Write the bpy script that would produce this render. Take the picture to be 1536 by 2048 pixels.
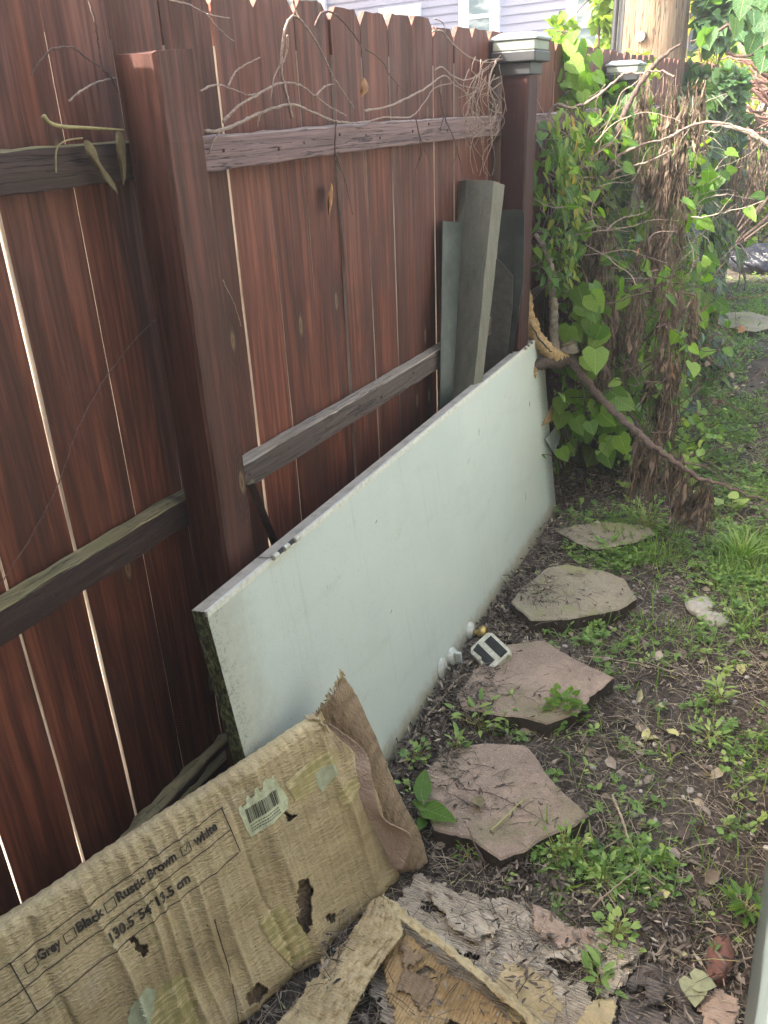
import bpy, bmesh, math, random
import numpy as np
from mathutils import Vector, Matrix
# ------------------------------------------------------------------ camera, sky, sun, exposure
F_PX, CX, CY = 1655.0, 768.0, 1024.0            # focal length in photo pixels (photo 1536 x 2048)
CAM = np.array([1.14, 0.0, 1.61])
_v1 = np.array([1749-CX, 170-CY, F_PX]); _v2 = np.array([919-CX, 4430-CY, F_PX])
_d = _v2/np.linalg.norm(_v2); _h = _v1-_d*(_v1@_d); _h /= np.linalg.norm(_h); _n = np.cross(_h, _d)
RW = np.stack([-_n, _h, -_d])                   # camera (right, down, forward) -> world
scene = bpy.context.scene
for o in list(bpy.data.objects): bpy.data.objects.remove(o)
cd = bpy.data.cameras.new('camera'); cam = bpy.data.objects.new('camera', cd); scene.collection.objects.link(cam)
m3 = Matrix([[RW[i,0], -RW[i,1], -RW[i,2]] for i in range(3)]).to_4x4(); m3.translation = Vector(CAM)
cam.matrix_world = m3
cd.sensor_fit = 'VERTICAL'; cd.sensor_height = 24; cd.lens = F_PX/2048*24; cd.clip_start = .05; cd.clip_end = 400
scene.camera = cam
scene.render.resolution_x, scene.render.resolution_y = 768, 1024
scene.view_settings.view_transform = 'Standard'; scene.view_settings.look = 'None'
scene.view_settings.exposure = 3.15; scene.view_settings.gamma = 1
SUN_EL, SUN_DIR = math.radians(42), Vector((-.72, -.69, 0)).normalized()   # sun stands behind the fence, to the left
sv = Vector((SUN_DIR.x*math.cos(SUN_EL), SUN_DIR.y*math.cos(SUN_EL), math.sin(SUN_EL)))
w = bpy.data.worlds.new('World'); scene.world = w; w.use_nodes = True
wn = w.node_tree.nodes; wl = w.node_tree.links
bg = wn['Background']; sky = wn.new('ShaderNodeTexSky'); sky.sky_type = 'NISHITA'; sky.sun_disc = False
sky.sun_elevation = SUN_EL; sky.sun_rotation = math.atan2(sv.x, sv.y); sky.dust_density = 3.5; sky.air_density = 1.0
tint = wn.new('ShaderNodeMix'); tint.data_type = 'RGBA'; tint.blend_type = 'MULTIPLY'; tint.inputs[0].default_value = 1; tint.inputs[7].default_value = (1, .93, .82, 1)   # warm tint that offsets the blue cast of the sky light
wl.new(sky.outputs[0], tint.inputs[6]); wl.new(tint.outputs[2], bg.inputs[0]); bg.inputs[1].default_value = .15
sl = bpy.data.lights.new('sun', 'SUN'); sl.energy = 2.2; sl.angle = math.radians(1.2); sl.color = (1, .95, .86)
so = bpy.data.objects.new('sun', sl); scene.collection.objects.link(so)
so.rotation_euler = sv.to_track_quat('Z', 'Y').to_euler()

# ------------------------------------------------------------------ helpers
def at(u, v, ax, c):
    "where the line of sight through photo pixel (u, v) meets the plane ax = c"
    r = RW @ np.array([(u-CX)/F_PX, (v-CY)/F_PX, 1.0]); i = 'XYZ'.index(ax)
    return CAM + r*((c-CAM[i])/r[i])
def on(u, v, P, N):
    r = RW @ np.array([(u-CX)/F_PX, (v-CY)/F_PX, 1.0]); P = np.array(P); N = np.array(N)
    return CAM + r*(((P-CAM)@N)/(r@N))
rng = np.random.default_rng(7); random.seed(7)
C = scene.collection
def tag(o, label=None, cat=None, group=None, kind=None):
    if label: o['label'] = label
    if cat: o['category'] = cat
    if group: o['group'] = group
    if kind: o['kind'] = kind
    return o
def empty(name, loc, label, cat, group=None):
    o = bpy.data.objects.new(name, None); C.objects.link(o); o.location = Vector(loc); o.empty_display_size = .05
    bpy.context.view_layer.update()
    return tag(o, label, cat, group)
def link(name, me, mats, parent=None, smooth=False):
    o = bpy.data.objects.new(name, me); C.objects.link(o)
    for m in (mats if isinstance(mats, (list, tuple)) else [mats]): me.materials.append(m)
    if parent:
        o.parent = parent; o.matrix_parent_inverse = pinv(parent)
    if smooth: me.polygons.foreach_set('use_smooth', [True]*len(me.polygons))
    return o
def pmat(o):
    m = Matrix.LocRotScale(o.location, o.rotation_euler, o.scale)
    return (pmat(o.parent) @ o.matrix_parent_inverse @ m) if o.parent else m
def pinv(o): return pmat(o).inverted()
def mesh(name, V, F, mats, parent=None, smooth=False, mi=None):
    me = bpy.data.meshes.new(name); me.from_pydata([tuple(map(float, v)) for v in V], [], F); me.update()
    o = link(name, me, mats, parent, smooth)
    if mi is not None: me.polygons.foreach_set('material_index', mi)
    return o
class MB:
    def __init__(s): s.V = []; s.F = []; s.M = []
    def add(s, V, F, m=0):
        b = len(s.V); s.V += [tuple(map(float, v)) for v in V]; s.F += [tuple(b+i for i in f) for f in F]; s.M += [m]*len(F); return s
    def box(s, x0, x1, y0, y1, z0, z1, m=0):
        V = [(x0,y0,z0),(x1,y0,z0),(x1,y1,z0),(x0,y1,z0),(x0,y0,z1),(x1,y0,z1),(x1,y1,z1),(x0,y1,z1)]
        return s.add(V, [(0,3,2,1),(4,5,6,7),(0,1,5,4),(1,2,6,5),(2,3,7,6),(3,0,4,7)], m)
    def tube(s, pts, rad, sides=7, m=0, res=6, wob=0, cap=True, sub=True):
        V, F = tube(pts, rad, sides, res, wob, cap, sub); return s.add(V, F, m)
    def cyl(s, p0, p1, r0, r1=None, sides=20, m=0):
        return s.tube([p0, p1], [r0, r0 if r1 is None else r1], sides, m, sub=False)
    def build(s, name, mats, parent=None, smooth=False, bevel=0):
        o = mesh(name, s.V, s.F, mats, parent, smooth, s.M)
        if bevel:
            b = o.modifiers.new('b', 'BEVEL'); b.width = bevel; b.segments = 2; b.limit_method = 'ANGLE'
        return o
def catmull(P, res):
    P = np.array(P, float); n = len(P)
    if n < 3: return np.array([P[0]+(P[-1]-P[0])*t for t in np.linspace(0, 1, res+1)])
    out = []
    for i in range(n-1):
        a = P[max(i-1, 0)]; b = P[i]; c = P[i+1]; d = P[min(i+2, n-1)]
        for k in range(res):
            t = k/res
            out.append(.5*((2*b)+(-a+c)*t+(2*a-5*b+4*c-d)*t*t+(-a+3*b-3*c+d)*t**3))
    out.append(P[-1]); return np.array(out)
def tube(pts, rad, sides=7, res=6, wob=0, cap=True, sub=True):
    pts = np.array(pts, float); rad = np.array(rad if hasattr(rad, '__len__') else [rad]*len(pts), float)
    if sub:
        Q = catmull(pts, res); rr = np.interp(np.linspace(0, 1, len(Q)), np.linspace(0, 1, len(rad)), rad)
    else: Q, rr = pts, rad
    if wob: Q = Q + rng.normal(0, wob, Q.shape); rr = rr*(1+rng.normal(0, .12, len(rr)))
    T = np.gradient(Q, axis=0); T /= np.linalg.norm(T, axis=1)[:, None]+1e-9
    up = np.array([0, 0, 1.]) if abs(T[0, 2]) < .9 else np.array([1., 0, 0])
    V = []; a = np.cross(T[0], up); a /= np.linalg.norm(a)
    for q, t, r in zip(Q, T, rr):
        a = a-t*(a@t); a /= np.linalg.norm(a)+1e-9; b = np.cross(t, a)
        for k in range(sides):
            an = 2*math.pi*k/sides; V.append(q+r*(math.cos(an)*a+math.sin(an)*b))
    F = []; n = len(Q)
    for i in range(n-1):
        for k in range(sides): F.append((i*sides+k, i*sides+(k+1)%sides, (i+1)*sides+(k+1)%sides, (i+1)*sides+k))
    if cap: F.append(tuple(range(sides))[::-1]); F.append(tuple((n-1)*sides+k for k in range(sides)))
    return V, F
_tab = rng.random((256, 256))
def vnoise(x, y, s=1.0, o=0):
    x = np.asarray(x, float)*s+o*17.3; y = np.asarray(y, float)*s+o*31.7
    xi = np.floor(x).astype(int); yi = np.floor(y).astype(int); fx = x-xi; fy = y-yi
    fx = fx*fx*(3-2*fx); fy = fy*fy*(3-2*fy); g = lambda a, b: _tab[a % 256, b % 256]
    return (g(xi, yi)*(1-fx)+g(xi+1, yi)*fx)*(1-fy)+(g(xi, yi+1)*(1-fx)+g(xi+1, yi+1)*fx)*fy - .5
def fbm(x, y, s, o=0): return vnoise(x, y, s, o)+.5*vnoise(x, y, s*2.1, o+1)+.25*vnoise(x, y, s*4.3, o+2)
# leaves: templates are (x across, y along, z up)
def mirror_leaf(side, mids):
    n = len(side); V = [(0,0,0)]+side+[(0,1,-.1)]+[(-x,y,z) for x,y,z in side]+mids
    return V
HEART = ([(0,0,0),(.26,-.12,.03),(.5,.12,.07),(.44,.45,.06),(.22,.78,.0),(0,1,-.12),(-.22,.78,.0),(-.44,.45,.06),(-.5,.12,.07),(-.26,-.12,.03),(0,.35,-.02),(0,.7,-.05)],
         [(0,1,2,10),(10,2,3,11),(11,3,4,5),(0,10,8,9),(10,11,7,8),(11,5,6,7)])
LANCE = ([(0,0,0),(.17,.3,.05),(.14,.65,.02),(0,1,-.14),(-.14,.65,.02),(-.17,.3,.05),(0,.33,0),(0,.68,-.03)],
         [(0,1,6),(6,1,2,7),(7,2,3),(0,6,5),(6,7,4,5),(7,3,4)])
OVAL = ([(0,0,0),(.3,.3,.06),(.28,.7,.04),(0,1,-.06),(-.28,.7,.04),(-.3,.3,.06)], [(0,1,2,3),(0,3,4,5)])
BLADE = ([(-.03,0,0),(.03,0,0),(.03,.4,.05),(-.03,.4,.05),(.02,.75,-.02),(-.02,.75,-.02),(0,1,-.22)], [(0,1,2,3),(3,2,4,5),(5,4,6)])
DEAD = ([(-.05,0,0),(.05,0,.01),(.09,.35,.05),(-.06,.35,-.04),(.05,.7,-.06),(-.09,.7,.04),(.02,1,.05)], [(0,1,2,3),(3,2,4,5),(5,4,6)])
CURL = ([(0,0,0),(.25,.2,.16),(.3,.6,.2),(0,1,.1),(-.28,.6,.14),(-.22,.2,.2),(0,.5,-.02)], [(0,1,6),(6,1,2),(6,2,3),(0,6,5),(6,4,5),(6,3,4)])
TWIG = ([(-.012,0,0),(.012,0,0),(.011,.5,.07),(-.011,.5,.07),(.005,1,-.02),(-.005,1,-.02),(0,0,.012),(0,.5,.084),(0,1,-.01)], [(0,1,2,3),(3,2,4,5),(1,6,7,2),(2,7,8,4),(6,0,3,7),(7,3,5,8)])
def nrm(a): return a/(np.linalg.norm(a, axis=-1, keepdims=True)+1e-9)
class LB:
    def __init__(s): s.V = []; s.F = []; s.T = []; s.U = []; s.n = 0
    def add(s, tmpl, P, D, N, S, T=None, W=1.0):
        P = np.asarray(P, float); k = len(P)
        if k == 0: return s
        D = nrm(np.broadcast_to(D, (k, 3)).astype(float)); N = np.broadcast_to(N, (k, 3)).astype(float)
        X = nrm(np.cross(D, N)); N = np.cross(X, D); S = np.broadcast_to(S, (k,)); W = np.broadcast_to(W, (k,))
        T = rng.random(k) if T is None else np.broadcast_to(T, (k,))
        tv = np.array(tmpl[0], float); m = len(tv)
        V = P[:, None]+S[:, None, None]*((tv[:, 0][None, :, None]*W[:, None, None])*X[:, None]+tv[:, 1][None, :, None]*D[:, None]+tv[:, 2][None, :, None]*N[:, None])
        s.V.append(V.reshape(-1, 3)); s.T.append(np.repeat(T, m)); s.U.append(np.tile(tv[:, :2], (k, 1)))
        for f in tmpl[1]:
            fa = np.array(f)[None]+(s.n+np.arange(k)*m)[:, None]; s.F.append(fa)
        s.n += k*m; return s
    def build(s, name, mat, parent=None):
        V = np.concatenate(s.V); F = []
        for fa in s.F: F += [tuple(r) for r in fa.tolist()]
        me = bpy.data.meshes.new(name); me.from_pydata(V.tolist(), [], F); me.update()
        a = me.color_attributes.new('tint', 'FLOAT_COLOR', 'POINT'); t = np.concatenate(s.T)
        a.data.foreach_set('color', np.stack([t, t, t, np.ones_like(t)], 1).ravel().astype(np.float32))
        u = np.concatenate(s.U); a = me.color_attributes.new('leafpos', 'FLOAT_COLOR', 'POINT'); a.data.foreach_set('color', np.stack([u[:, 0], u[:, 1], u[:, 0]*0, u[:, 0]*0+1], 1).ravel().astype(np.float32))
        return link(name, me, mat, parent, True)
def rdir(k, base=(0, 0, 1), spread=.6): return nrm(np.array(base)+rng.normal(0, spread, (k, 3)))

# ------------------------------------------------------------------ material helper
class NT:
    def __init__(s, name):
        s.m = bpy.data.materials.new(name); s.m.use_nodes = True; s.t = s.m.node_tree; s.p = s.t.nodes['Principled BSDF']
        s.out = s.t.nodes['Material Output']; s.co = s.t.nodes.new('ShaderNodeTexCoord')
    def n(s, typ, **k):
        nd = s.t.nodes.new('ShaderNode'+typ)
        for a, b in k.items():
            if hasattr(nd, a): setattr(nd, a, b)
        return nd
    def l(s, a, b): s.t.links.new(a, b)
    def val(s, sock, v):
        if hasattr(v, 'is_output'): s.l(v, sock)
        else: sock.default_value = v
    def mapped(s, scale=(1,1,1), loc=(0,0,0), rand=False, src='Object', rot=(0,0,0)):
        v = s.co.outputs[src]
        if rand:
            oi = s.n('ObjectInfo'); mu = s.n('VectorMath', operation='MULTIPLY_ADD'); s.l(oi.outputs['Random'], mu.inputs[0]); mu.inputs[1].default_value = (31, 17, 23); s.l(v, mu.inputs[2]); v = mu.outputs[0]
        mp = s.n('Mapping'); s.l(v, mp.inputs[0]); mp.inputs['Scale'].default_value = scale; mp.inputs['Location'].default_value = loc; mp.inputs['Rotation'].default_value = rot
        return mp.outputs[0]
    def noise(s, vec, scale, detail=5, rough=.6, dist=0, col=False):
        nd = s.n('TexNoise'); s.l(vec, nd.inputs['Vector']); nd.inputs['Scale'].default_value = scale; nd.inputs['Detail'].default_value = detail
        nd.inputs['Roughness'].default_value = rough; nd.inputs['Distortion'].default_value = dist; return nd.outputs[1 if col else 0]
    def vor(s, vec, scale, feature='F1', out='Distance'):
        nd = s.n('TexVoronoi'); nd.feature = feature; s.l(vec, nd.inputs['Vector']); nd.inputs['Scale'].default_value = scale; return nd.outputs[out]
    def ramp(s, fac, stops, interp='LINEAR'):
        r = s.n('ValToRGB'); s.l(fac, r.inputs[0]); cr = r.color_ramp; cr.interpolation = interp
        while len(cr.elements) < len(stops): cr.elements.new(.5)
        for e, (p, c) in zip(cr.elements, stops): e.position = p; e.color = (c if len(c) == 4 else (*c, 1)) if hasattr(c, '__len__') else (c, c, c, 1)
        return r.outputs[0]
    def mix(s, f, a, b, mode='MIX'):
        x = s.n('Mix'); x.data_type = 'RGBA'; x.blend_type = mode
        s.val(x.inputs[0], f)
        for i, v in ((6, a), (7, b)):
            if hasattr(v, 'is_output'): s.l(v, x.inputs[i])
            else: x.inputs[i].default_value = (*v, 1) if hasattr(v, '__len__') else (v, v, v, 1)
        return x.outputs[2]
    def math(s, op, a, b=0.0, clamp=False):
        x = s.n('Math', operation=op); x.use_clamp = clamp; s.val(x.inputs[0], a); s.val(x.inputs[1], b); return x.outputs[0]
    def sep(s, v):
        x = s.n('SeparateXYZ'); s.l(v, x.inputs[0]); return x.outputs
    def obj(s): return s.co.outputs['Object']
    def color(s, c): s.val(s.p.inputs['Base Color'], c if hasattr(c, 'is_output') else (*c, 1)); return s
    def rough(s, r): s.val(s.p.inputs['Roughness'], r); return s
    def bump(s, h, dist=.002, strength=1.0):
        b = s.n('Bump'); b.inputs['Distance'].default_value = dist; b.inputs['Strength'].default_value = strength; s.l(h, b.inputs['Height'])
        if s.p.inputs['Normal'].is_linked: s.l(s.p.inputs['Normal'].links[0].from_socket, b.inputs['Normal'])
        s.l(b.outputs[0], s.p.inputs['Normal']); return s
    def metal(s, v): s.p.inputs['Metallic'].default_value = v; return s
    def spec(s, v): s.p.inputs['Specular IOR Level'].default_value = v; return s
def rr(nt, x, lo, hi):   # smooth map of x from lo..hi to 0..1
    m = nt.n('MapRange'); m.interpolation_type = 'SMOOTHSTEP'; nt.l(x, m.inputs[0]); m.inputs[1].default_value = lo; m.inputs[2].default_value = hi; return m.outputs[0]

def stained_wood(name, c0, c1, c2, ax='Z', knots=True, haze_glare=0, bump=.0012, saw=True):
    t = NT(name); sc = {'Z': (55, 55, 2.2), 'Y': (55, 2.2, 55)}[ax]
    v = t.mapped(sc, rand=True)
    g = t.noise(v, 1, 9, .62, .7)
    v2 = t.mapped({'Z': (9, 9, .7), 'Y': (9, .7, 9)}[ax], rand=True); g2 = t.noise(v2, 1, 4, .55, .4)
    big = t.noise(t.mapped((1, 1, 1), rand=True), 3.2, 4, .6)
    gl = t.noise(t.mapped({'Z': (8, 8, .55), 'Y': (8, .55, 8)}[ax], rand=True), 1, 2, .45, .15); rg = t.math('SINE', t.math('MULTIPLY', gl, 120))
    col = t.ramp(g, [(.28, c0), (.5, c1), (.72, c2)])
    col = t.mix(rr(t, g2, .42, .62), col, t.mix(1, col, (.72, .66, .64), 'MULTIPLY'))
    col = t.mix(t.math('MULTIPLY', rr(t, rg, .1, .95), .3), col, tuple(q*.9 for q in c0))
    oi = t.n('ObjectInfo'); br = t.math('MULTIPLY_ADD', oi.outputs['Random'], .8); br.node.inputs[2].default_value = .55
    cc = t.n('CombineColor'); 
    for i in range(3): t.l(br, cc.inputs[i])
    col = t.mix(1, col, cc.outputs[0], 'MULTIPLY')
    col = t.mix(t.math('MULTIPLY', rr(t, big, .5, .72), .55), col, (.05, .022, .016))
    fine = t.noise(t.mapped({'Z': (260, 260, 9), 'Y': (260, 9, 260)}[ax], rand=True), 1, 4, .7)
    col = t.mix(t.math('MULTIPLY', rr(t, fine, .58, .75), .35), col, (.22, .13, .1))
    h = t.math('ADD', g, t.math('MULTIPLY', fine, .5))
    if knots:
        sv_ = t.sep(t.mapped((1, 6.5, 2.0) if ax == 'Z' else (1, 1.5, 9), rand=True)); cb = t.n('CombineXYZ'); t.l(sv_[1], cb.inputs[0]); t.l(sv_[2], cb.inputs[1])
        nd = t.n('TexVoronoi'); nd.voronoi_dimensions = '2D'; t.l(cb.outputs[0], nd.inputs['Vector']); nd.inputs['Scale'].default_value = 1
        d = t.math('ADD', nd.outputs['Distance'], t.math('MULTIPLY', t.math('SUBTRACT', t.noise(t.mapped((30,30,12)), 1, 3), .5), .05))
        some = t.math('GREATER_THAN', t.sep(nd.outputs['Color'])[0], .45)
        km = t.math('MULTIPLY', some, t.math('SUBTRACT', 1, rr(t, d, .05, .085))); ring = t.math('MULTIPLY', some, t.math('SUBTRACT', 1, rr(t, d, .09, .3)))
        col = t.mix(t.math('MULTIPLY', ring, .45), col, (.035, .014, .01))
        kc = t.ramp(t.math('MULTIPLY', d, 9), [(0, (.09, .05, .03)), (.25, (.2, .125, .065)), (.5, (.06, .03, .02))])
        col = t.mix(km, col, kc)
        wv = t.math('SINE', t.math('MULTIPLY', d, 150)); h = t.math('ADD', h, t.math('MULTIPLY', t.math('MULTIPLY', wv, ring), .25))
    if saw:
        s3 = t.sep(t.obj()); ph = t.math('ADD', t.math('MULTIPLY', s3[1], 700), t.math('MULTIPLY', s3[2], 900))
        sw = t.math('MULTIPLY', t.math('SINE', ph), rr(t, t.noise(t.mapped((1, 2, 1), rand=True), 2.5, 2), .52, .6)); h = t.math('ADD', h, t.math('MULTIPLY', sw, .06))
        col = t.mix(t.math('MULTIPLY', t.math('ADD', sw, .0, True), .08), col, (.03, .01, .008))
    if haze_glare:   # milky haze glare on the upper fence, painted into the wood colour
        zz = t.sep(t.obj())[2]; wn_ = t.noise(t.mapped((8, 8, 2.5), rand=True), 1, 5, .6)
        wk = t.math('MULTIPLY', t.math('MULTIPLY', rr(t, zz, .9, 1.8), rr(t, wn_, .25, .75)), haze_glare); col = t.mix(wk, col, t.mix(rr(t, g, .35, .65), (.13, .06, .048), (.34, .175, .14)))
    # pale scuffs and splashes
    sp = t.noise(t.mapped({'Z': (90, 90, 14), 'Y': (90, 14, 90)}[ax], rand=True), 1, 6, .75)
    col = t.mix(t.math('MULTIPLY', rr(t, sp, .70, .76), .5), col, (.36, .27, .22))
    t.color(col); t.rough(t.ramp(g, [(.3, .55), (.7, .8)])); t.spec(.35); t.bump(h, bump); return t

M = {}
M['picket'] = stained_wood('picket_stain', (.035, .0105, .0065), (.125, .036, .02), (.26, .085, .042), haze_glare=.6).m
M['post'] = stained_wood('post_stain', (.035, .013, .009), (.095, .034, .023), (.16, .062, .042), haze_glare=.35, saw=False, bump=.0016).m
M['sleeve'] = stained_wood('sleeve_paint', (.035, .012, .011), (.06, .018, .016), (.08, .026, .022), knots=False, saw=False, bump=.0004).m
t = NT('raw_wood_edge'); v = t.mapped((60, 60, 5)); g = t.noise(v, 1, 6, .7)
t.color(t.ramp(g, [(.3, (.2, .13, .1)), (.5, (.42, .36, .3)), (.75, (.6, .54, .46))])).rough(.8).bump(g, .002); M['rawedge'] = t.m
def rail_mat(name, front, top, moss, mossamt):
    t = NT(name); v = t.mapped((70, 3, 70), rand=True); g = t.noise(v, 1, 9, .66, .8)
    cr = t.noise(t.mapped((140, 2.2, 140), rand=True), 1, 3, .5)
    f = t.mix(rr(t, g, .3, .7), tuple(c*.55 for c in front), front)
    tp = t.mix(rr(t, g, .32, .68), tuple(c*.5 for c in top), top)
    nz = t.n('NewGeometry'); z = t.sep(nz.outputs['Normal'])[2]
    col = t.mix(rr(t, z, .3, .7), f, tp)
    mo = t.noise(t.mapped((12, 5, 12)), 1, 6, .7)
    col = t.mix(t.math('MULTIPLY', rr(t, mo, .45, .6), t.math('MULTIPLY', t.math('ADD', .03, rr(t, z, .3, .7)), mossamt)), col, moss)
    crack = t.math('SUBTRACT', 1, rr(t, t.math('ABSOLUTE', t.math('SUBTRACT', cr, .5)), .0, .018))
    col = t.mix(t.math('MULTIPLY', crack, .8), col, (.03, .02, .015))
    kv = t.vor(t.mapped((0, 7, 22), rand=True), 1); km = t.math('SUBTRACT', 1, rr(t, kv, .05, .14))
    col = t.mix(t.math('MULTIPLY', km, .8), col, (.07, .04, .035))
    h = t.math('SUBTRACT', g, t.math('MULTIPLY', crack, 1.2)); t.color(col).rough(.85).bump(h, .003); return t.m
M['rail_pink'] = rail_mat('rail_bleached', (.30, .2, .19), (.5, .4, .36), (.2, .15, .13), .2)
M['rail_dark'] = rail_mat('rail_dark', (.085, .055, .045), (.3, .26, .13), (.16, .15, .05), .6)
M['rail_mid'] = rail_mat('rail_grey', (.13, .095, .08), (.5, .42, .33), (.2, .17, .1), .3)
M['rail_low'] = rail_mat('rail_low', (.045, .022, .017), (.34, .29, .15), (.27, .24, .1), .5)

def cardboard(name, base, dark, flute=0.0, stain=(.2, .17, .06), st=.5, light=(.6, .5, .33), fdir=0, fw=900, fcol=.3):
    t = NT(name); o = t.obj(); s3 = t.sep(o)
    big = t.noise(t.mapped((1.2, 5, 5)), 1.6, 6, .7); wr = t.noise(t.mapped((.55, 1.7, 1)), 120, 1.2, .5, .8)
    dn = t.noise(o, 45, 5, .7)
    col = t.mix(rr(t, big, .35, .65), dark, base); col = t.mix(t.math('MULTIPLY', rr(t, dn, .5, .68), st), col, stain)
    col = t.mix(t.math('MULTIPLY', rr(t, t.noise(t.mapped((1, 1, 1), (3, 1, 2)), 9, 6, .7), .55, .7), .6), col, light)
    vor = t.noise(o, 300, 2, .5); col = t.mix(t.math('MULTIPLY', rr(t, vor, .66, .75), .5), col, (.08, .06, .03))
    t.bump(wr, .0045, 1.0)
    if flute:
        wv = t.math('SINE', t.math('ADD', t.math('MULTIPLY', s3[fdir], fw), t.math('MULTIPLY', t.noise(o, 12, 2), 1.4)))
        mk = rr(t, t.noise(o, 14, 3, .7), .36, .55); hh = t.math('MULTIPLY', wv, mk); t.bump(hh, flute)
        col = t.mix(t.math('MULTIPLY', t.math('MULTIPLY', t.math('SUBTRACT', 0, hh), fcol, True), 1), col, tuple(c*.45 for c in dark))
    t.color(col).rough(.85).spec(.25); return t.m
M['card'] = cardboard('cardboard_box', (.60, .48, .275), (.41, .32, .175), flute=.0002, fw=520, fcol=.06, stain=(.4, .35, .14), st=.4)
M['card_in'] = cardboard('cardboard_inner', (.34, .245, .15), (.25, .175, .105), flute=.0012, fw=420, st=.2, stain=(.2, .14, .08), light=(.42, .3, .18))
M['card_pink'] = cardboard('cardboard_lining', (.45, .335, .25), (.36, .26, .19), st=.2, stain=(.25, .17, .12), light=(.55, .43, .34))
M['card_pale'] = cardboard('cardboard_sodden', (.64, .55, .42), (.45, .37, .27), flute=.002, fdir=1, fw=1000, fcol=.22, st=.45, stain=(.34, .28, .19), light=(.7, .62, .5))
M['card_brown'] = cardboard('cardboard_wet', (.56, .4, .2), (.42, .27, .12), flute=.0015, fdir=0, fw=900, st=.5, stain=(.25, .16, .07), light=(.68, .55, .32))
M['card_grey'] = cardboard('cardboard_rotten', (.24, .2, .165), (.14, .115, .095), flute=.002, fdir=1, fw=700, st=.5, stain=(.06, .05, .04), light=(.34, .27, .2))

def simple(name, c, r=.6, metal=0, b=0, bs=80, var=.25, c2=None, spec=.5):
    t = NT(name); n = t.noise(t.obj(), bs, 5, .65)
    t.color(t.mix(rr(t, n, .35, .7), c, c2 or tuple(x*(1-var) for x in c))).rough(r).metal(metal).spec(spec)
    if b: t.bump(n, b)
    return t.m
def leafmat(name, stops, trans=.4, rough=.42, b=.0, veins=False):
    t = NT(name); a = t.n('Attribute'); a.attribute_name = 'tint'
    n = t.noise(t.obj(), 60, 3); t.bump(t.noise(t.obj(), 95, 3, .6), .004); f = t.math('ADD', a.outputs['Fac'], t.math('MULTIPLY', t.math('SUBTRACT', n, .5), .25))
    c = t.ramp(f, stops)
    if veins:
        lp = t.n('Attribute'); lp.attribute_name = 'leafpos'; q = t.sep(lp.outputs['Vector']); ax_ = t.math('ABSOLUTE', q[0])
        mid = t.math('SUBTRACT', 1, rr(t, ax_, .008, .03)); sv2 = t.math('SINE', t.math('MULTIPLY', t.math('SUBTRACT', q[1], t.math('MULTIPLY', ax_, .75)), 44)); sv2 = t.math('MULTIPLY', rr(t, sv2, .86, 1.0), .7)
        vm = t.math('MAXIMUM', mid, sv2); c = t.mix(t.math('MULTIPLY', vm, .38), c, (.42, .5, .2)); t.bump(t.math('SUBTRACT', 1, vm), .002, .8)
        bl = t.noise(t.obj(), 130, 2); c = t.mix(t.math('MULTIPLY', rr(t, bl, .66, .74), .5), c, (.16, .1, .04))
    t.color(c).rough(rough)
    tr = t.n('BsdfTranslucent'); t.l(t.mix(1, c, (1.45, 1.6, .4), 'MULTIPLY'), tr.inputs[0])
    mx = t.n('MixShader'); mx.inputs[0].default_value = trans; t.l(t.p.outputs[0], mx.inputs[1]); t.l(tr.outputs[0], mx.inputs[2]); t.l(mx.outputs[0], t.out.inputs[0])
    return t.m
M['leaf_ivy'] = leafmat('leaf_ivy', [(0, (.014, .035, .009)), (.5, (.04, .09, .018)), (.85, (.1, .18, .03)), (1, (.2, .3, .05))], .3, .36, veins=True)
M['leaf_bright'] = leafmat('leaf_bright', [(0, (.03, .09, .013)), (.5, (.09, .21, .025)), (1, (.2, .34, .035))], .5, veins=True)
M['leaf_yellow'] = leafmat('leaf_yellow', [(0, (.1, .18, .025)), (.5, (.24, .34, .05)), (.9, (.42, .44, .07)), (1, (.45, .25, .08))], .5, veins=True)
M['leaf_teal'] = leafmat('leaf_teal', [(0, (.025, .07, .03)), (.5, (.05, .13, .055)), (1, (.11, .22, .09))], .35, veins=True)
M['leaf_weed'] = leafmat('leaf_weed', [(0, (.08, .16, .04)), (.5, (.18, .32, .07)), (1, (.38, .48, .14))], .35, .5)
M['leaf_dead'] = leafmat('leaf_dead', [(0, (.05, .032, .022)), (.45, (.14, .1, .072)), (.8, (.3, .225, .165)), (1, (.42, .2, .1))], .15, .8)
M['litter'] = leafmat('litter', [(0, (.03, .021, .014)), (.4, (.13, .1, .077)), (.68, (.3, .245, .19)), (.92, (.5, .42, .31)), (1, (.5, .48, .2))], .05, .85)
M['bark_pale'] = (lambda t: (t.color(t.ramp(t.noise(t.mapped((30, 30, 30)), 1.6, 7, .7), [(.3, (.1, .08, .065)), (.5, (.3, .25, .2)), (.75, (.48, .42, .36))])).rough(.85).bump(t.noise(t.obj(), 90, 5, .7), .003), t.m)[1])(NT('bark_pale'))
M['bark_dark'] = simple('bark_dark', (.13, .09, .07), .9, b=.003, bs=120, c2=(.05, .035, .03))
M['bark_red'] = simple('bark_red', (.24, .12, .09), .8, b=.002, bs=100, c2=(.12, .07, .055))
M['torn_wood'] = simple('torn_wood', (.52, .36, .17), .8, b=.004, bs=70, c2=(.32, .2, .09))
M['vine_dry'] = simple('vine_dry', (.42, .33, .26), .85, b=.001, bs=200, c2=(.22, .15, .12))
M['vine_dark'] = simple('vine_dark', (.17, .1, .08), .85, b=.001, bs=200, c2=(.08, .05, .04))
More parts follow.
